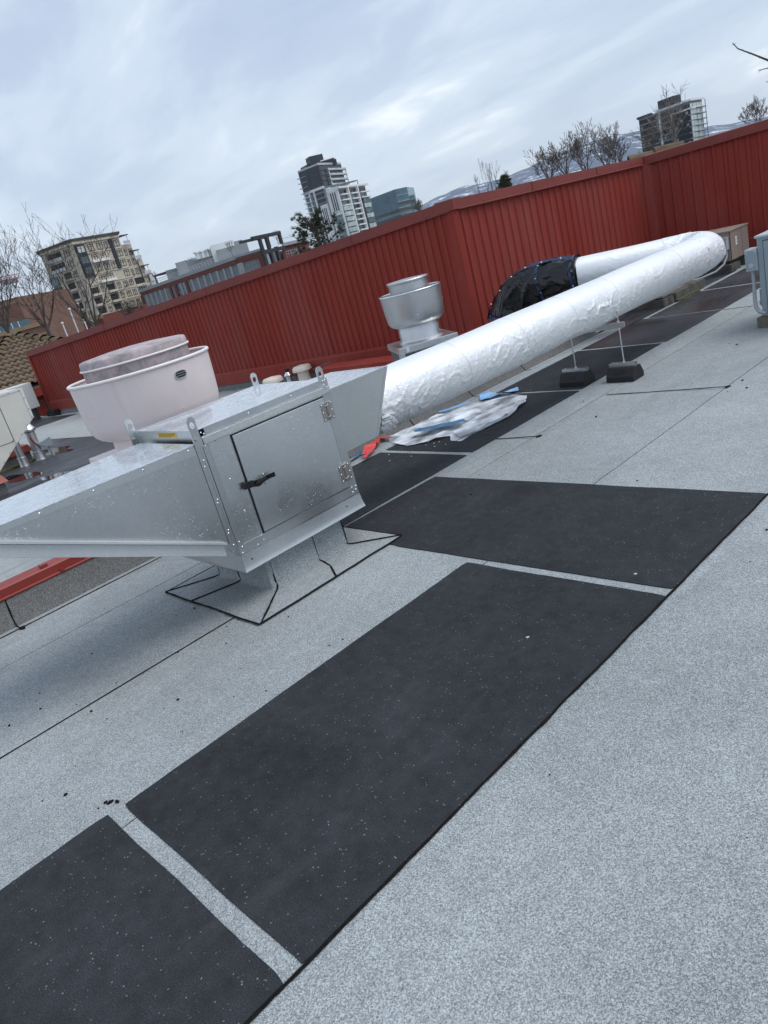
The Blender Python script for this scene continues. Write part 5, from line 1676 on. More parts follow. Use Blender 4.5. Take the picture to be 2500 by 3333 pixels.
fb_.put('brick_band', 'cube', 'brick_red', ob, 0, fb_.L, TZ - 1.7, TZ - .7, .35, .5)
fa.put('eave', 'cube', 'grey_conc', ob, 0, fa.L, TZ - .7, TZ - .3, .5, .6)
nb_ = 17
for k in range(nb_ + 1):
    u = fa.L * k / nb_
    brick = k in (6, 7, 9, 0)
    fa.put('pilaster', 'cube', 'brick_red' if brick else 'grey_conc', ob, u - (.8 if brick else .55), u + (.8 if brick else .55), GZ, TZ - 1.7, .35 if brick else .3, .5)
    if k < nb_:
        if k in (7, 8):
            fa.put('curtain_glazing', 'cube', 'glass_blue', ob, u + .2, u + fa.L / nb_ - .2, GZ, TZ - 1.8, .12, .3)
            for z in (TZ - 4, TZ - 6, TZ - 8): fa.put('glazing_bar', 'cube', 'grey_conc', ob, u + .2, u + fa.L / nb_ - .2, z, z + .12, .18, .1)
            continue
        for q, z in enumerate((TZ - 3.9, TZ - 7.5, TZ - 11.1)):
            w_ = fa.L / nb_
            fa.put('window', 'window', OW if (k + q) % 4 else OWp, ob, u + w_ * .18, u + w_ * .48, z, z + 2.0, .1, .25)
            fa.put('window', 'window', OW if (k * q) % 3 else OWp, ob, u + w_ * .54, u + w_ * .84, z, z + 2.0, .1, .25)
for u in (.2, fb_.L - .9):
    fb_.put('pilaster', 'cube', 'brick_red' if u > 1 else 'grey_conc', ob, u, u + .9, GZ, TZ - 1.7, .4, .6)
for q, z in enumerate((TZ - 4.0, TZ - 7.6, TZ - 11.2)):
    fb_.put('window', 'window', OWp, ob, 1.3, 2.9, z, z + 2.2, .1, .25)
    fb_.put('window', 'window', OWp, ob, 3.1, fb_.L - 1.1, z, z + 2.2, .1, .25)
    fc.put('window', 'window', OWp, ob, 1.0, 2.6, z, z + 2.3, .1, .25)
    fc.put('window', 'window', OWp, ob, 2.7, 4.0, z, z + 2.3, .1, .25)
    fc.put('window', 'window', OWp, ob, 5.0, 6.2, z, z + 2.3, .1, .25)
fc.put('pilaster', 'cube', 'grey_panel', ob, 4.1, 4.9, GZ, TZ - 1.5, .25, .4)
# railing along the roof edge
for k in range(36):
    u = fa.L * k / 36
    fa.put('rail_post', 'cube', 'railing', ob, u, u + .10, TZ + .1, TZ + 1.15, .3, .08)
fa.put('roof_rail', 'cube', 'railing', ob, 4, fa.L, TZ + 1.08, TZ + 1.2, .32, .1)
fa.put('roof_rail', 'cube', 'railing', ob, 4, fa.L, TZ + .55, TZ + .63, .32, .08)
fc.put('roof_rail', 'cube', 'railing', ob, 0, fc.L, TZ + 1.0, TZ + 1.1, .3, .1)
# rooftop plant rooms
def ph(az0, az1, d, z1, mat, dp=8, z0=None):
    p, q = ae(az0, d, 0), ae(az1, d, 0)
    block('plant_room', mat, ob, depth(p, q, dp), TZ if z0 is None else z0, z1)
ph(-61.4, -59.6, 226, 10.6, 'grey_panel')
ph(-60.6, -58.7, 220, 11.6, 'grey_conc', 6)
ph(-59.8, -57.2, 206, 10.5, 'grey_panel', 7)
ph(-57.6, -55.3, 190, 10.6, 'grey_conc', 8)
ph(-57.9, -56.2, 194, 12.1, 'white_conc', 4)
ph(-56.2, -55.6, 195, 11.7, 'grey_conc', 3)
for k in range(4):
    p = ae(-58.9 + k * .36, 206, 0)
    m = MB(); m.prism([(p.x - .5, p.y - .5, 10.4), (p.x + .5, p.y - .5, 10.4), (p.x + .5, p.y + .5, 10.4), (p.x - .5, p.y + .5, 10.4)], (0, 0, 1.5)); m.prism([(p.x - .75, p.y - .75, 11.9), (p.x + .75, p.y - .75, 11.9), (p.x + .75, p.y + .75, 11.9), (p.x - .75, p.y + .75, 11.9)], (0, 0, .35))
    m.build('exhaust_stack', 'white_conc', ob)
# black pergola over the glass link
for u in (0, fg.L * .33, fg.L * .66, fg.L):
    fg.put('pergola_column', 'cube', 'dark_panel', ob, u - .32, u + .32, GZ if u < fg.L else TZ, TZ + 2.4 if u in (0, fg.L) or u < 3 else TZ - .3, .9, .7)
fg.put('pergola_beam', 'cube', 'dark_panel', ob, -2.2, fg.L + .4, TZ + 2.0, TZ + 2.75, .9, .8)
fg.put('pergola_beam', 'cube', 'dark_panel', ob, -.4, fg.L + .4, TZ - 1.3, TZ - .5, .9, .8)
fg.put('pergola_beam', 'cube', 'dark_panel', ob, -2.2, fg.L + .4, TZ + 2.1, TZ + 2.7, -3, .6)
fg.put('pergola_column', 'cube', 'dark_panel', ob, fg.L - .3, fg.L + .3, TZ, TZ + 2.4, -3, .5)
# left roof frame
p0 = ae(-62.3, 236, 0)
block('roof_frame', 'dark_panel', ob, depth(p0, ae(-61.3, 231, 0), 5), TZ + 2.3, TZ + 2.8)
block('roof_frame', 'dark_panel', ob, depth(p0, ae(-62.15, 236, 0), 1), TZ, TZ + 2.3)

# ---- tall residential tower, centre
ct = thing('residential_tower', 'tall white and charcoal residential tower with a black roof block, behind the pine', 'tower', (*(ae(-48.8, 500, 0).xy), GZ))
L_, C_, R_ = ae(-50.43, 513, 0), ae(-48.95, 501, 0), ae(-47.36, 532, 0)
g1, g2 = Face(L_, C_), Face(C_, R_)
bk = Vector((-22, 18, 0))
block('upper_wall', 'dark_panel', ct, [L_, C_, R_, R_ + bk * .6, L_ + bk * .6], 44.5, 57.2)
block('lower_wall', 'grey_panel', ct, [L_, C_, R_, R_ + bk * .6, L_ + bk * .6], GZ, 44.5)
block('roof_block', 'dark_panel', ct, depth(ae(-49.40, 512, 0), ae(-48.45, 515, 0), 8), 57, 64.3)
block('penthouse', 'glass_dark', ct, depth(ae(-49.75, 512, 0), ae(-47.6, 522, 0), 9), 57, 60.2)
p, q = ae(-48.7, 506, 0), ae(-47.7, 520, 0)
m = MB(); m.prism([(p.x, p.y, 59.2), (q.x, q.y, 60.8), (q.x - 6, q.y + 5, 60.8), (p.x - 6, p.y + 5, 59.2)], (0, 0, .5)); m.build('sloped_roof', 'white_conc', ct)
g1.put('terrace_rail', 'cube', 'railing', ct, 0, g1.L, 57.2, 58.2, .1, .1)
g2.put('terrace_rail', 'cube', 'railing', ct, 0, g2.L, 57.2, 58.4, .1, .1)
for i in range(17):
    z = 54.4 - 3.0 * i
    up_ = z > 44.5
    g1.put('glass_band', 'cube', 'glass_dark' if up_ else 'glass_city', ct, .6, g1.L * .42, z - .2, z + 1.9, .12, .3)
    g1.put('glass_band', 'cube', 'glass_dark', ct, g1.L * .55, g1.L * .95, z - .2, z + 1.9, .12, .3)
    g1.put('balcony', 'cube', 'grey_conc' if up_ else 'white_conc', ct, -1.2, g1.L * .34, z - .95, z - .55, 1.4, 1.4)
    g2.put('glass_band', 'cube', 'glass_dark' if up_ else 'glass_city', ct, 1.0, g2.L - .5, z - .2, z + 1.9, .12, .3)
    g2.put('balcony', 'cube', 'white_conc' if not up_ else 'grey_conc', ct, g2.L * .28, g2.L + 2.2, z - .95, z - .5, 1.8, 1.8)
    g2.put('balcony_rail', 'cube', 'glass_pale', ct, g2.L * .28, g2.L + 2.2, z - .5, z + .35, 1.8, .1)
for u in (0, 4.2, 8.4):
    g1.put('white_fin', 'cube', 'white_conc', ct, u, u + 1.0, GZ, 44.6, .5, .8)
g1.put('white_band', 'cube', 'white_conc', ct, 0, g1.L, 43.6, 45.0, .6, .9)
g2.put('white_band', 'cube', 'white_conc', ct, 0, g2.L, 43.0, 44.4, .6, .9)
for u in (1.5, 9.5, 17): g2.put('white_fin', 'cube', 'white_conc', ct, u, u + 1.1, 33, 44.4, .6, .9)
for u in (g2.L * .3, g2.L + 1.6): g2.put('balcony_post', 'cube', 'white_conc', ct, u, u + .6, 45, 55, 1.6, .5)
# lower stepped wing in front, white grid
L2, C2, R2 = ae(-48.80, 470, 0), ae(-48.05, 466, 0), ae(-46.10, 497, 0)
h1, h2 = Face(L2, C2), Face(C2, R2)
block('wing_wall', 'grey_conc', ct, [L2, C2, R2, R2 + bk * .7, L2 + bk * .7], GZ, 38.8)
block('wing_wall', 'white_conc', ct, depth(ae(-49.55, 488, 0), ae(-49.0, 483, 0), 10), GZ, 33.5)
w3 = Face(ae(-49.55, 488, 0), ae(-49.0, 483, 0))
for u in (1.2, 2.8, 4.3): w3.put('slit_window', 'cube', 'glass_dark', ct, u, u + .75, 20, 31.5, .1, .2)
h1.put('white_frame', 'cube', 'white_conc', ct, -.3, h1.L + .3, 37.4, 39.8, .5, .8)
for u in (-.3, h1.L - .7): h1.put('white_frame', 'cube', 'white_conc', ct, u, u + 1.0, GZ, 38, .5, .8)
for u in (1.6, 3.1, 4.6): h1.put('slit_window', 'cube', 'glass_dark', ct, u, u + .75, 27, 37, .2, .3)
h1.put('white_panel', 'cube', 'white_conc', ct, .6, h1.L - .7, 26.5, 37.6, .1, .2)
h1.put('white_panel', 'cube', 'white_conc', ct, .2, h1.L - .2, 24.8, 26.2, .4, .5)
h2.put('roof_slab', 'cube', 'white_conc', ct, -.5, h2.L + 2, 38.4, 39.4, 1.6, 1.8)
for i in range(14):
    z = 35.6 - 3.0 * i
    h1.put('glass_band', 'cube', 'glass_city', ct, 1.0, h1.L - .8, z - .2, z + 1.9, .05, .2) if z < 24 else None
    h2.put('glass_band', 'cube', 'glass_dark' if i % 3 == 0 else 'glass_city', ct, .5, h2.L - .4, z - .3, z + 1.9, .12, .3)
    h2.put('balcony', 'cube', 'white_conc', ct, h2.L * .02, h2.L * .26, z - 1.0, z - .3, 1.9, 1.9) if z > 27 else h2.put('glass_bay', 'cube', 'glass_pale', ct, h2.L * .02, h2.L * .27, z - .6, z + 1.8, 1.7, 1.8)
    h2.put('balcony', 'cube', 'white_conc', ct, h2.L * .36, h2.L * .60, z - 1.0, z - .3, 1.9, 1.9)
    if z > 30: h2.put('balcony', 'cube', 'white_conc', ct, h2.L * .70, h2.L * 1.05, z - 1.0, z - .35, 1.9, 1.9)
    else: h2.put('glass_bay', 'cube', 'glass_pale' if i % 2 else 'glass_city', ct, h2.L * .76, h2.L * 1.02, z - .7, z + 1.8, 1.2, 1.4)
for u in (h2.L * .28, h2.L * .62): h2.put('white_fin', 'cube', 'white_conc', ct, u, u + 1.1, GZ, 38.6, 1.7, 1.9)
h2.put('dark_fin', 'cube', 'dark_panel', ct, h2.L * .68, h2.L * .75, GZ, 30, 1.0, 1.2)
for (az0, az1, d, z) in ((-48.7, -47.75, 480, 39), (-47.5, -46.5, 488, 39)):
    block('roof_canopy', 'grey_panel', ct, depth(ae(az0, d, 0), ae(az1, d + 5, 0), 5), z + 3.0, z + 3.5)
    block('canopy_post', 'grey_panel', ct, depth(ae(az1 - .06, d + 5, 0), ae(az1, d + 5, 0), .5), z, z + 3.0)

# ---- blue glass office
go = thing('glass_office', 'blue-green glass office building with dark bands right of the tall tower', 'office building', (*(ae(-44.1, 548, 0).xy), GZ))
L_, C_, R_ = ae(-46.2, 575, 0), ae(-44.11, 548, 0), ae(-43.24, 557, 0)
k1, k2 = Face(L_, C_), Face(C_, R_)
bk = Vector((-16, 24, 0))
block('curtain_wall', 'glass_blue', go, [L_, C_, R_, R_ + bk, L_ + bk], GZ, 34.8)
block('curtain_wall', 'glass_blue', go, depth(ae(-43.3, 562, 0), ae(-42.85, 566, 0), 14), GZ, 29.2)
k3 = Face(ae(-43.3, 562, 0), ae(-42.85, 566, 0))
for i in range(9):
    z = 31.0 - 4.1 * i
    for kk, on in ((k1, i > 1), (k2, True), (k3, i > 0)):
        if i > 1 or kk is not k1:
            kk.put('spandrel_band', 'cube', 'spandrel_dark' if kk is not k1 or i > 1 else 'glass_blue', go, 0, kk.L, z - 2.6, z - .7, .12, .3) if z - .7 < (34 if kk is not k3 else 28) and i > 0 else None
        kk.put('mullion_band', 'cube', 'glass_pale' if kk is not k1 else 'glass_city', go, 0, kk.L, z - .35, z - .15, .16, .3) if z < 29 or kk is not k3 else None
for k in range(14): k1.put('mullion', 'cube', 'glass_city', go, k1.L * k / 14, k1.L * k / 14 + .18, 22, 34.8, .1, .2)
for k in range(6): k2.put('mullion', 'cube', 'glass_city', go, k2.L * k / 6, k2.L * k / 6 + .18, 28, 34.8, .1, .2)

# ---- dark tower, right
dt_ = thing('residential_tower', 'dark residential tower with white roof edge, behind the bare tree on the right', 'tower', (*(ae(-24.5, 495, 0).xy), GZ))
L_, C_, R_ = ae(-27.37, 512, 0), ae(-24.26, 490, 0), ae(-23.55, 508, 0)
q1, q2 = Face(L_, C_), Face(C_, R_)
bk = Vector((-8, 18, 0))
block('wall', 'grey_panel', dt_, [L_, C_, R_, R_ + bk, L_ + bk], GZ, 31.6)
block('roof', 'dark_panel', dt_, [L_ - q1.u * .8 + q1.n * .6, L_ + q1.u * 10 + q1.n * .6, L_ + q1.u * 10 + bk, L_ + bk], 31.6, 32.6)
block('plant_room', 'dark_panel', dt_, depth(ae(-26.12, 505, 0), ae(-25.15, 498, 0), 6), 31, 37.2)
block('plant_room', 'grey_panel', dt_, depth(ae(-25.2, 500, 0), ae(-24.75, 504, 0), 6), 31, 36.9)
q1.put('white_edge', 'cube', 'white_conc', dt_, q1.L * .41, q1.L + .3, 31.6, 32.6, .8, 1.2)
q2.put('white_edge', 'cube', 'white_conc', dt_, -.3, q2.L + 2.2, 31.6, 32.6, .8, 1.2)
q1.put('white_edge', 'cube', 'white_conc', dt_, q1.L * .64, q1.L + .3, 27.6, 28.4, .8, 1.2)
q2.put('white_edge', 'cube', 'white_conc', dt_, -.3, q2.L + 2.2, 27.6, 28.4, .8, 1.2)
q1.put('white_fin', 'cube', 'white_conc', dt_, q1.L * .41, q1.L * .41 + .9, GZ, 31.8, .7, 1.0)
q1.put('white_fin', 'cube', 'white_conc', dt_, q1.L * .64, q1.L * .64 + .8, 24, 28, .7, 1.0)
for i in range(13):
    z = 28.6 - 3.0 * i
    q1.put('glass_band', 'cube', 'glass_dark', dt_, .4, q1.L * .39, z - .3, z + 1.9, .12, .3)
    q1.put('glass_band', 'cube', 'glass_dark', dt_, q1.L * .45, q1.L - .3, z - .3, z + 1.9, .12, .3)
    rr = random.Random(i)
    for k in range(9):
        if rr.random() < .38:
            u = q1.L * (k + .2) / 9
            q1.put('window', 'window', ['dark_panel', 'glass_pale'], dt_, u, u + 1.8, z - .1, z + 1.5, .3, .25)
    q1.put('balcony', 'cube', 'dark_panel', dt_, q1.L * .70, q1.L * .95, z - .9, z - .5, 1.5, 1.6) if z < 26 else None
    q2.put('glass_band', 'cube', 'glass_pale', dt_, .3, q2.L - .3, z - .5, z + 1.9, .12, .3)
    q2.put('balcony', 'cube', 'grey_panel', dt_, q2.L * .35, q2.L + 2.2, z - 1.0, z - .55, 1.5, 1.6)
    for u in (q2.L * .2, q2.L * .5, q2.L * .8): q2.put('mullion', 'cube', 'grey_conc', dt_, u, u + .3, z - .5, z + 1.9, .2, .2)
for u in (q2.L + 1.6,): q2.put('balcony_post', 'cube', 'grey_panel', dt_, u, u + .35, GZ, 31.6, 1.3, .3)

# ---- brown brick building, far left
bb = thing('brick_building', 'brown brick building with a green glass strip behind the leafless trees at far left', 'building', (*(ae(-72, 80, 0).xy), GZ))
p, q = ae(-75.5, 84, 0), ae(-71.34, 80, 0)
block('upper_wall', 'brick_brown', bb, depth(p, q, 10), GZ, 5.85)
fq = Face(p, q)
fq.put('stone_band', 'cube', 'brick_band', bb, 0, fq.L, 5.35, 5.6, .05, .1)
fq.put('glass_strip', 'cube', 'glass_blue', bb, 0, fq.L + .2, 3.05, 3.75, .25, .4)
for k in range(6): fq.put('mullion', 'cube', 'white_conc', bb, fq.L * (.4 + .1 * k), fq.L * (.4 + .1 * k) + .07, 3.05, 3.75, .3, .1)
p, q = ae(-76, 77, 0), ae(-70.15, 76, 0)
block('lower_wall', 'brick_brown', bb, depth(p, q, 8), GZ, 3.05)
fq = Face(p, q)
fq.put('stone_band', 'cube', 'brick_band', bb, 0, fq.L, 2.78, 3.12, .1, .3)
fq.put('stone_band', 'cube', 'brick_band', bb, 0, fq.L, 2.0, 2.12, .05, .1)
bb2 = thing('brick_building', 'low reddish brick building with tan band right of the leafless tree trunk, above the wall', 'building', (*(ae(-68, 110, 0).xy), GZ))
p, q = ae(-69.6, 112, 0), ae(-66.6, 108, 0)
block('wall', 'brick_red', bb2, depth(p, q, 12), GZ, 2.6)
Face(p, q).put('stone_band', 'cube', 'brick_band', bb2, 0, Face(p, q).L, 2.2, 2.75, .1, .4)
for k in range(3): Face(p, q).put('stone_pier', 'cube', 'stone_tan', bb2, 1 + 2.0 * k, 1.6 + 2.0 * k, GZ, 2.4, .12, .3)

# ---- crane
cr_ = thing('tower_crane', 'red tower crane jib far away at the left edge of the sky', 'crane', (*(ae(-76, 420, 0).xy), GZ))
a = spot(-260, 960, 420); b = spot(68, 898, 420)
def jib(m):
    d = (b - a); up = Vector((0, 0, 1)); sd_ = d.cross(up).normalized()
    c = [Vector((0, 0, 1.2)), sd_ * .8 - Vector((0, 0, .6)), -sd_ * .8 - Vector((0, 0, .6))]
    for o in c: m.tube([a + o, b + o], .17, 4)
    n = 26
    for k in range(n):
        p0 = a.lerp(b, k / n); p1 = a.lerp(b, (k + 1) / n)
        for i in range(3):
            m.tube([p0 + c[i], p1 + c[(i + 1) % 3]], .09, 3)
part('jib', 'crane_red', cr_, jib)
part('counterweight', 'grey_conc', cr_, lambda m: m.obox(b - (b - a).normalized() * 6 - Vector((0, 0, 1.6)), (b - a).normalized() * 3, Vector((.4, 1, 0)), (0, 0, 1.1)))
mt_ = a.lerp(b, .45)
part('mast', 'crane_red', cr_, lambda m: [m.tube([(mt_.x + i * .8, mt_.y + j * .8, GZ), (mt_.x + i * .8, mt_.y + j * .8, mt_.z + 4)], .15, 4) for i in (-1, 1) for j in (-1, 1)])

# ---- mountain
def mountain():
    prof = [(-75, .004), (-64, .006), (-56, .010), (-50, .018), (-46, .028), (-43, .0334), (-41, .0393), (-39.57, .0422), (-38.8, .042), (-38.1, .0396), (-36.66, .0388), (-35.07, .0420), (-33.5, .0465), (-32.2, .049), (-30.5, .0505), (-29, .0500), (-27.4, .0470), (-26, .043), (-24.6, .036), (-23.4, .0306), (-21.8, .0262), (-19, .022), (-14, .026), (-6, .034), (5, .03), (20, .02), (40, .015)]
    def el(az):
        for i in range(len(prof) - 1):
            if prof[i][0] <= az <= prof[i + 1][0]:
                t_ = (az - prof[i][0]) / (prof[i + 1][0] - prof[i][0])
                t_ = t_ * t_ * (3 - 2 * t_)
                return prof[i][1] + (prof[i + 1][1] - prof[i][1]) * t_
        return .01
    vs = []; na = 460; nd = 16
    for i in range(na + 1):
        az = -75 + 115 * i / na
        hmax = el(az) * 4500
        for j in range(nd + 1):
            t_ = j / nd
            d = 2600 + 1900 * t_
            z = -6 + (hmax + 7.5) * (t_ ** 1.15)
            z += (hmax * .10) * noise.noise(Vector((az * .9, t_ * 6, 2))) * (1 - t_) * (1 if j else 0) + .012 * hmax * noise.noise(Vector((az * 6, t_ * 12, 5)))
            p = ae(az, d, z=z)
            vs.append(p)
    m = MB()
    k = nd + 1
    m.add(vs, [(i * k + j, (i + 1) * k + j, (i + 1) * k + j + 1, i * k + j + 1) for i in range(na) for j in range(nd)])
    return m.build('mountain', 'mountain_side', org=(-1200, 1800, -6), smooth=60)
struct(mountain())

# ================================================================== trees
def grow(m, p, d, ln, r, lvl, rg, cfg):
    """one branch as a bent tapered tube, then its children"""
    n = 4 if lvl > 1 else 3
    pts = [p.copy()]; rad = [r]
    dd = d.normalized()
    nodes = []
    for i in range(n):
        dd = (dd + Vector((rg.uniform(-1, 1), rg.uniform(-1, 1), rg.uniform(-.7, .9) + cfg['up'])) * cfg['bend']).normalized()
        p = p + dd * (ln / n)
        rr = max(cfg['rmin'], r * (1 - .62 * (i + 1) / n))
        pts.append(p.copy()); rad.append(rr); nodes.append((p.copy(), dd.copy(), rr))
    m.tube(pts, rad, 6 if r > .05 else (4 if r > .02 else 3), caps=False)
    if lvl <= 0: return
    kids = cfg['kids'][min(lvl, len(cfg['kids']) - 1)]
    for k in range(kids):
        t_ = rg.random() ** .7
        i = min(n - 1, max(0, int(t_ * n)))
        q, qd, qr = nodes[i]
        sd_ = Vector((rg.uniform(-1, 1), rg.uniform(-1, 1), rg.uniform(-.25, .8)))
        sd_ = (sd_ - qd * sd_.dot(qd) * .6).normalized()
        nd = (qd * cfg['keep'] + sd_ * cfg['spread']).normalized()
        grow(m, q, nd, ln * rg.uniform(.45, .72), max(cfg['rmin'], qr * .72), lvl - 1, rg, cfg)
    # leader continues
    grow(m, p, dd, ln * .62, max(cfg['rmin'], rad[-1]), lvl - 1, rg, cfg)
def bare_tree(name, label, base, zfork, ztop, width, seed, mat='bark', limbs=5, lvl=4, rmin=.006, tr=.11, up=.15, spread=.75, kids=(1, 2, 3, 3, 3), lean=(0, 0), group=None, thin=1.0):
    rg = random.Random(seed)
    t_ = thing(name, label, 'tree', (base[0], base[1], GZ), group)
    fk = Vector((base[0] + lean[0], base[1] + lean[1], zfork))
    part('trunk', mat, t_, lambda m: m.tube([(base[0], base[1], GZ), (base[0] + lean[0] * .3 + .05, base[1] + lean[1] * .3, GZ + (zfork - GZ) * .4), (base[0] + lean[0] * .7 - .03, base[1] + lean[1] * .7, GZ + (zfork - GZ) * .75), fk], [tr * 1.5, tr * 1.2, tr, tr * .8], 8), smooth=60)
    m = MB()
    H = ztop - zfork
    cfg = dict(up=up, bend=.22, keep=.75, spread=spread, rmin=rmin, kids=kids)
    for k in range(limbs):
        a = 2 * math.pi * (k + rg.random() * .6) / limbs
        out = width / H * (.35 + .9 * rg.random()) if k else .1
        d = Vector((math.cos(a) * out, math.sin(a) * out, 1)).normalized()
        grow(m, fk - Vector((0, 0, rg.random() * H * .12)), d, H * .50 * rg.uniform(.8, 1.1), tr * .55 * thin, lvl, rg, cfg)
    m.build('crown', mat, t_)
    return t_
def tree_at(px, d):
    p = spot(px[0], px[1], d); return (p.x, p.y)
def zat(px, d): return spot(px[0], px[1], d).z

bare_tree('bare_tree', 'nearest leafless tree with a dark forked trunk at the far left above the wall', tree_at((178, 1095), 28), zat((164, 1050), 28), zat((95, 790), 28), 2.0, 11, limbs=5, lvl=4, tr=.075, rmin=.0055, kids=(1, 1, 2, 2, 3), lean=(-.1, -.1))
bare_tree('bare_tree', 'leafless tree with upright pale twigs at the left edge of the photo', tree_at((40, 1110), 34), zat((40, 1060), 34), zat((20, 730), 34), 2.0, 23, limbs=7, lvl=4, tr=.07, rmin=.006, up=.35, spread=.6, kids=(1, 1, 2, 2, 3))
bare_tree('bare_tree', 'wide leafless tree spreading in front of the tan apartment tower', tree_at((318, 1075), 33), zat((305, 1060), 33), zat((240, 690), 33), 3.2, 37, limbs=6, lvl=4, tr=.08, rmin=.0055, spread=.95, kids=(1, 1, 2, 2, 3), up=.1)
bare_tree('bare_tree', 'low twiggy leafless tree just above the wall below the tan apartment tower', tree_at((440, 1060), 40), zat((440, 1045), 40), zat((430, 960), 40), 1.5, 41, limbs=7, lvl=3, tr=.05, rmin=.008, spread=1.0, kids=(1, 2, 3, 3), up=.05)
rt_ = [((1790, 575), (1785, 550), (1790, 470), 2.4, 51, 'leafless tree with a rounded crown right of the small dark conifer'),
       ((1840, 545), (1838, 530), (1833, 455), 1.6, 52, 'small leafless tree between the rounded one and the tallest bare tree'),
       ((1905, 540), (1905, 515), (1912, 420), 1.9, 53, 'tall leafless tree directly before the mountain'),
       ((1975, 530), (1972, 505), (1965, 420), 2.0, 54, 'leafless tree with fine upright branches, second left of the dark tower'),
       ((2012, 525), (2012, 505), (2040, 440), 1.7, 55, 'leafless tree leaning right beside the dark tower')]
for base, fk, tp, w_, sd_, lb in rt_:
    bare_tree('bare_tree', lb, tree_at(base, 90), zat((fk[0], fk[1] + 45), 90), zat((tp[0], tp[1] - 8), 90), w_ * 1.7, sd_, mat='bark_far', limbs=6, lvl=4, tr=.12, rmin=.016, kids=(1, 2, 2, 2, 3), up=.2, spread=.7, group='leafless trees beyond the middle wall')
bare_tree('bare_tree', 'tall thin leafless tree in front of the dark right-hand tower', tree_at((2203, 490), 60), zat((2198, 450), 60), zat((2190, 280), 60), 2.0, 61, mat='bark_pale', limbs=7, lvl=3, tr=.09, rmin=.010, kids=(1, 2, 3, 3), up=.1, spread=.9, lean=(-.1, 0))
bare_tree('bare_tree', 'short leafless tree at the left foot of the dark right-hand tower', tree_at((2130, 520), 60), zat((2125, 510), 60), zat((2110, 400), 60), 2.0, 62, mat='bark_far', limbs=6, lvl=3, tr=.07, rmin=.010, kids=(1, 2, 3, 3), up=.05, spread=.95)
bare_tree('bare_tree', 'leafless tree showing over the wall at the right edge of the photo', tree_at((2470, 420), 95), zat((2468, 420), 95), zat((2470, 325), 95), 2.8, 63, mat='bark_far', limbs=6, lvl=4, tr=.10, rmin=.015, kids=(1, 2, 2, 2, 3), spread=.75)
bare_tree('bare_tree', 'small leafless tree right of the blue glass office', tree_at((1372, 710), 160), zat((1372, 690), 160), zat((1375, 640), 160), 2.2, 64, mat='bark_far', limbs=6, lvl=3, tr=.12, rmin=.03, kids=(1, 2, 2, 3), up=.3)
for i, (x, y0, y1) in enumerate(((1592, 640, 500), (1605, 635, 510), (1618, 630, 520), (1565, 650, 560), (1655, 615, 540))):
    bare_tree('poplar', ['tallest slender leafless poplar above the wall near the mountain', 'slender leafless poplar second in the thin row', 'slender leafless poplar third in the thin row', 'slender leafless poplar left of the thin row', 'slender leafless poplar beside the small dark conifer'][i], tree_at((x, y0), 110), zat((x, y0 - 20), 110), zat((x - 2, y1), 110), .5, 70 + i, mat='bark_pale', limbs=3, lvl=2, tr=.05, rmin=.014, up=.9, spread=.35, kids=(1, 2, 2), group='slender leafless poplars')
for i, (x, y0, y1, d) in enumerate(((513, 925, 885, 225), (908, 800, 752, 182), (628, 880, 840, 210), (690, 842, 812, 200), (750, 812, 788, 188))):
    p = spot(x, y0, d)
    rg = random.Random(90 + i)
    t_ = thing('roof_garden_tree', ['thin leafless roof garden tree at the left end of the office block', 'thin leafless roof garden tree right of the black pergola', 'thin leafless roof garden tree by the left plant room', 'thin leafless roof garden tree in the middle of the office roof', 'thin leafless roof garden tree by the white plant room'][i], 'tree', (p.x, p.y, 7.9), 'roof garden trees on the office block')
    H = zat((x, y1), d) - 7.9
    part('trunk', 'bark_far', t_, lambda m: m.tube([(p.x, p.y, 7.9), (p.x, p.y, 7.9 + H * .5)], [.09, .06], 5))
    m = MB(); cfg = dict(up=.3, bend=.18, keep=.8, spread=.6, rmin=.025, kids=(1, 2, 2))
    for k in range(5):
        a = k * 1.3
        grow(m, Vector((p.x, p.y, 7.9 + H * .35)), Vector((math.cos(a) * .5, math.sin(a) * .5, 1)), H * .4, .045, 2, rg, cfg)
    m.build('crown', 'bark_far', t_)

# twigs reaching in from a tree just outside the right edge
et = thing('edge_tree', 'budded twigs of a tree reaching in at the upper right edge of the sky', 'tree', (-2.6, 15.2, GZ))
tp = Vector((-2.9, 14.6, 2.3))
part('trunk', 'bark', et, lambda m: m.tube([(-2.6, 15.2, GZ), (-2.65, 15.1, -2), (-2.75, 14.9, 1.0), tp], [.16, .13, .09, .05], 8), smooth=60)
def twig(m, pts, r0):
    pts = [Vector(p) for p in pts]
    n = len(pts)
    m.tube(pts, [r0 * (1 - .75 * i / (n - 1)) for i in range(n)], 5)
    rg = random.Random(n)
    for i in range(n - 1):
        for k in range(4):
            c = pts[i].lerp(pts[i + 1], (k + .3) / 4)
            d = (pts[i + 1] - pts[i]).normalized()
            o = (Vector((rg.uniform(-1, 1), rg.uniform(-1, 1), rg.uniform(-1, 1))) + d * .6).normalized()
            m.tube([c, c + o * rg.uniform(.018, .035)], [.005, .002], 4)
D_ = 14
A = [spot(*q, D_) for q in ((2384, 139), (2394, 150), (2402, 158), (2420, 165), (2445, 174), (2470, 184), (2485, 190), (2500, 196), (2530, 208))]
B = [spot(*q, D_) for q in ((2468, 230), (2480, 226), (2500, 222), (2530, 214))]
C3 = [spot(*q, D_) for q in ((2493, 267), (2510, 266), (2540, 262))]
part('twigs', 'bark', et, lambda m: (twig(m, [tp, Vector((-3.6, 14.0, 2.6)), A[8]] + A[::-1][1:], .020), twig(m, [Vector((-3.6, 14.0, 2.6))] + B[::-1], .012), twig(m, [tp] + C3[::-1], .012)))

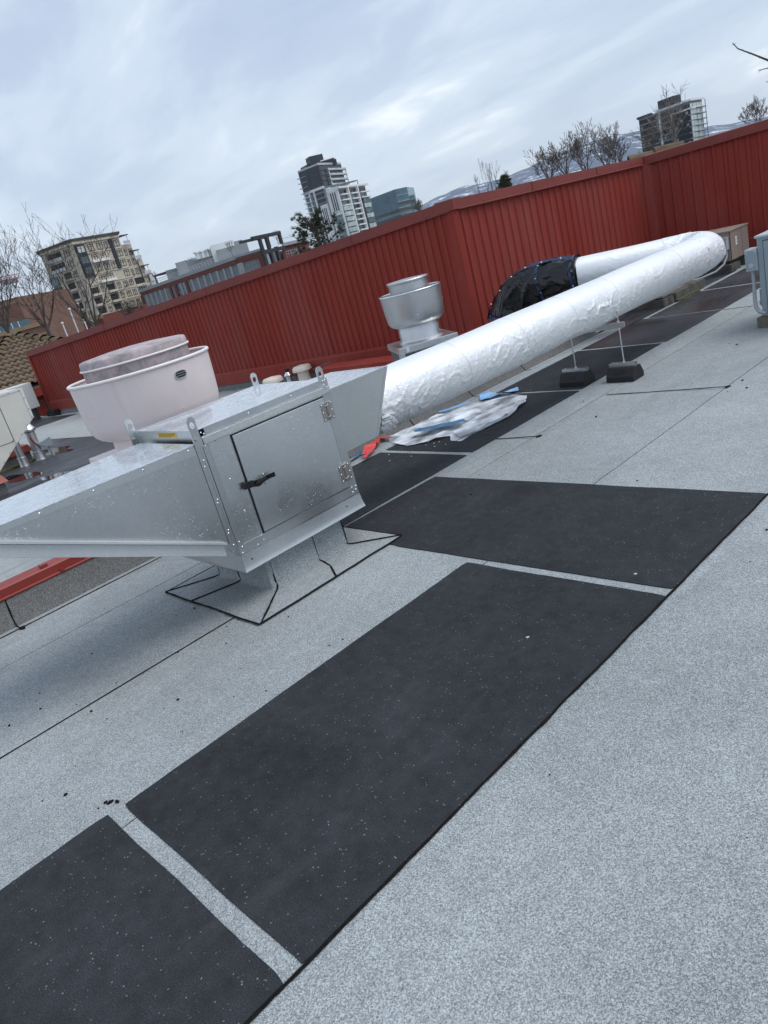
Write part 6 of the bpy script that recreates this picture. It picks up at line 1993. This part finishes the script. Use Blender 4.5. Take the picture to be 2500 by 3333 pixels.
# pine in front of the tower
def needles(m, c, d, r, n, rg):
    for _ in range(n):
        v = Vector((rg.uniform(-1, 1), rg.uniform(-1, 1), rg.uniform(-.6, 1)))
        v = (v + d * .7).normalized() * r * rg.uniform(.6, 1.1)
        s_ = v.cross(Vector((rg.uniform(-1, 1), rg.uniform(-1, 1), rg.uniform(-1, 1)))).normalized() * r * .085
        m.add([c - s_, c + s_, c + v + s_ * .25, c + v - s_ * .25], [(0, 1, 2, 3)], rg.random() < .45)
def pine(name, label, base, z0, z1, wid, seed, tuft, nt, cone=False, d=60):
    rg = random.Random(seed)
    t_ = thing(name, label, 'tree', (base[0], base[1], GZ))
    part('trunk', 'bark', t_, lambda m: m.tube([(base[0], base[1], GZ), (base[0] + .1, base[1], z0), (base[0], base[1], z1 - .2)], [.2, .14, .03], 7), smooth=60)
    mb = MB(); mn = MB()
    nb2 = 46
    for k in range(nb2):
        t2_ = (k / nb2)
        z = z0 + (z1 - z0) * t2_
        w_ = wid * ((1 - t2_) if cone else math.sqrt(max(.05, 1 - (t2_ * 1.02 - .12) ** 2)) * .9) * rg.uniform(.45, 1.25)
        a = k * 2.4 + rg.random()
        dv = Vector((math.cos(a), math.sin(a), .25 + .4 * t2_)).normalized()
        p0 = Vector((base[0], base[1], z)); 
        pm = p0 + dv * w_ * .55; p1 = pm + (dv + Vector((0, 0, .35))).normalized() * w_ * .45
        mb.tube([p0, pm, p1], [.035, .022, .008], 4, caps=False)
        for q in range(nt):
            f = .35 + .65 * rg.random()
            c = (p0.lerp(pm, f / .55) if f < .55 else pm.lerp(p1, (f - .55) / .45)) + Vector((rg.uniform(-1, 1), rg.uniform(-1, 1), rg.uniform(-.5, .8))) * tuft * .9
            needles(mn, c, (dv + Vector((0, 0, .5))).normalized(), tuft, 26, rg)
    mb.build('branches', 'bark', t_)
    mn.build('crown', ['needle', 'needle_dark'], t_)
bs = tree_at((1055, 850), 50)
pine('pine_tree', 'dark green pine with open tufted branches in front of the tall tower', bs, zat((1055, 850), 50), zat((1045, 712), 50), 2.15, 5, .24, 6)
bs = tree_at((1652, 640), 100)
pine('conifer', 'small dark conifer above the wall near the slender poplars', bs, zat((1660, 630), 100), zat((1648, 575), 100), 1.5, 6, .30, 8, cone=True)
# slim white poles before the tan tower
for i, (x0, y0, x1, y1) in enumerate(((286, 1075, 252, 993), (257, 1085, 226, 1010), (220, 1095, 205, 1055))):
    p = spot(x0, y0, 70); z1 = spot(x1, y1, 70).z
    t_ = thing('lamp_pole', ['tallest slim white pole before the tan apartment tower', 'middle slim white pole before the tan apartment tower', 'leftmost slim white pole before the tan apartment tower'][i], 'pole', (p.x, p.y, GZ), 'slim white poles')
    part('pole', 'pole_white', t_, lambda m: m.tube([(p.x, p.y, GZ), (p.x, p.y, z1)], .06, 8))
    part('finial', 'pole_white', t_, lambda m: m.lathe((p.x, p.y), [(.0, z1 - .05), (.12, z1 + .05), (.12, z1 + .12), (0, z1 + .2)], 10))

# ================================================================== air between here and the mountain
if HAZE:
    hz = bpy.data.materials.new('haze_air'); hz.use_nodes = True
    t_ = hz.node_tree
    t_.nodes.remove(t_.nodes['Principled BSDF'])
    v = t_.nodes.new('ShaderNodeVolumePrincipled')
    v.inputs['Color'].default_value = (.80, .88, 1.0, 1)
    v.inputs['Density'].default_value = HAZE
    v.inputs['Anisotropy'].default_value = .2
    t_.links.new(v.outputs[0], t_.nodes['Material Output'].inputs['Volume'])
    MATS['haze_air'] = hz
    ob_ = MB().box(-5200, 3300, -700, 5200, GZ - 1.5, 260).build('haze', 'haze_air')
    ob_['kind'] = 'stuff'; ob_['label'] = 'thin blue haze over the city and the mountain'; ob_['category'] = 'haze'
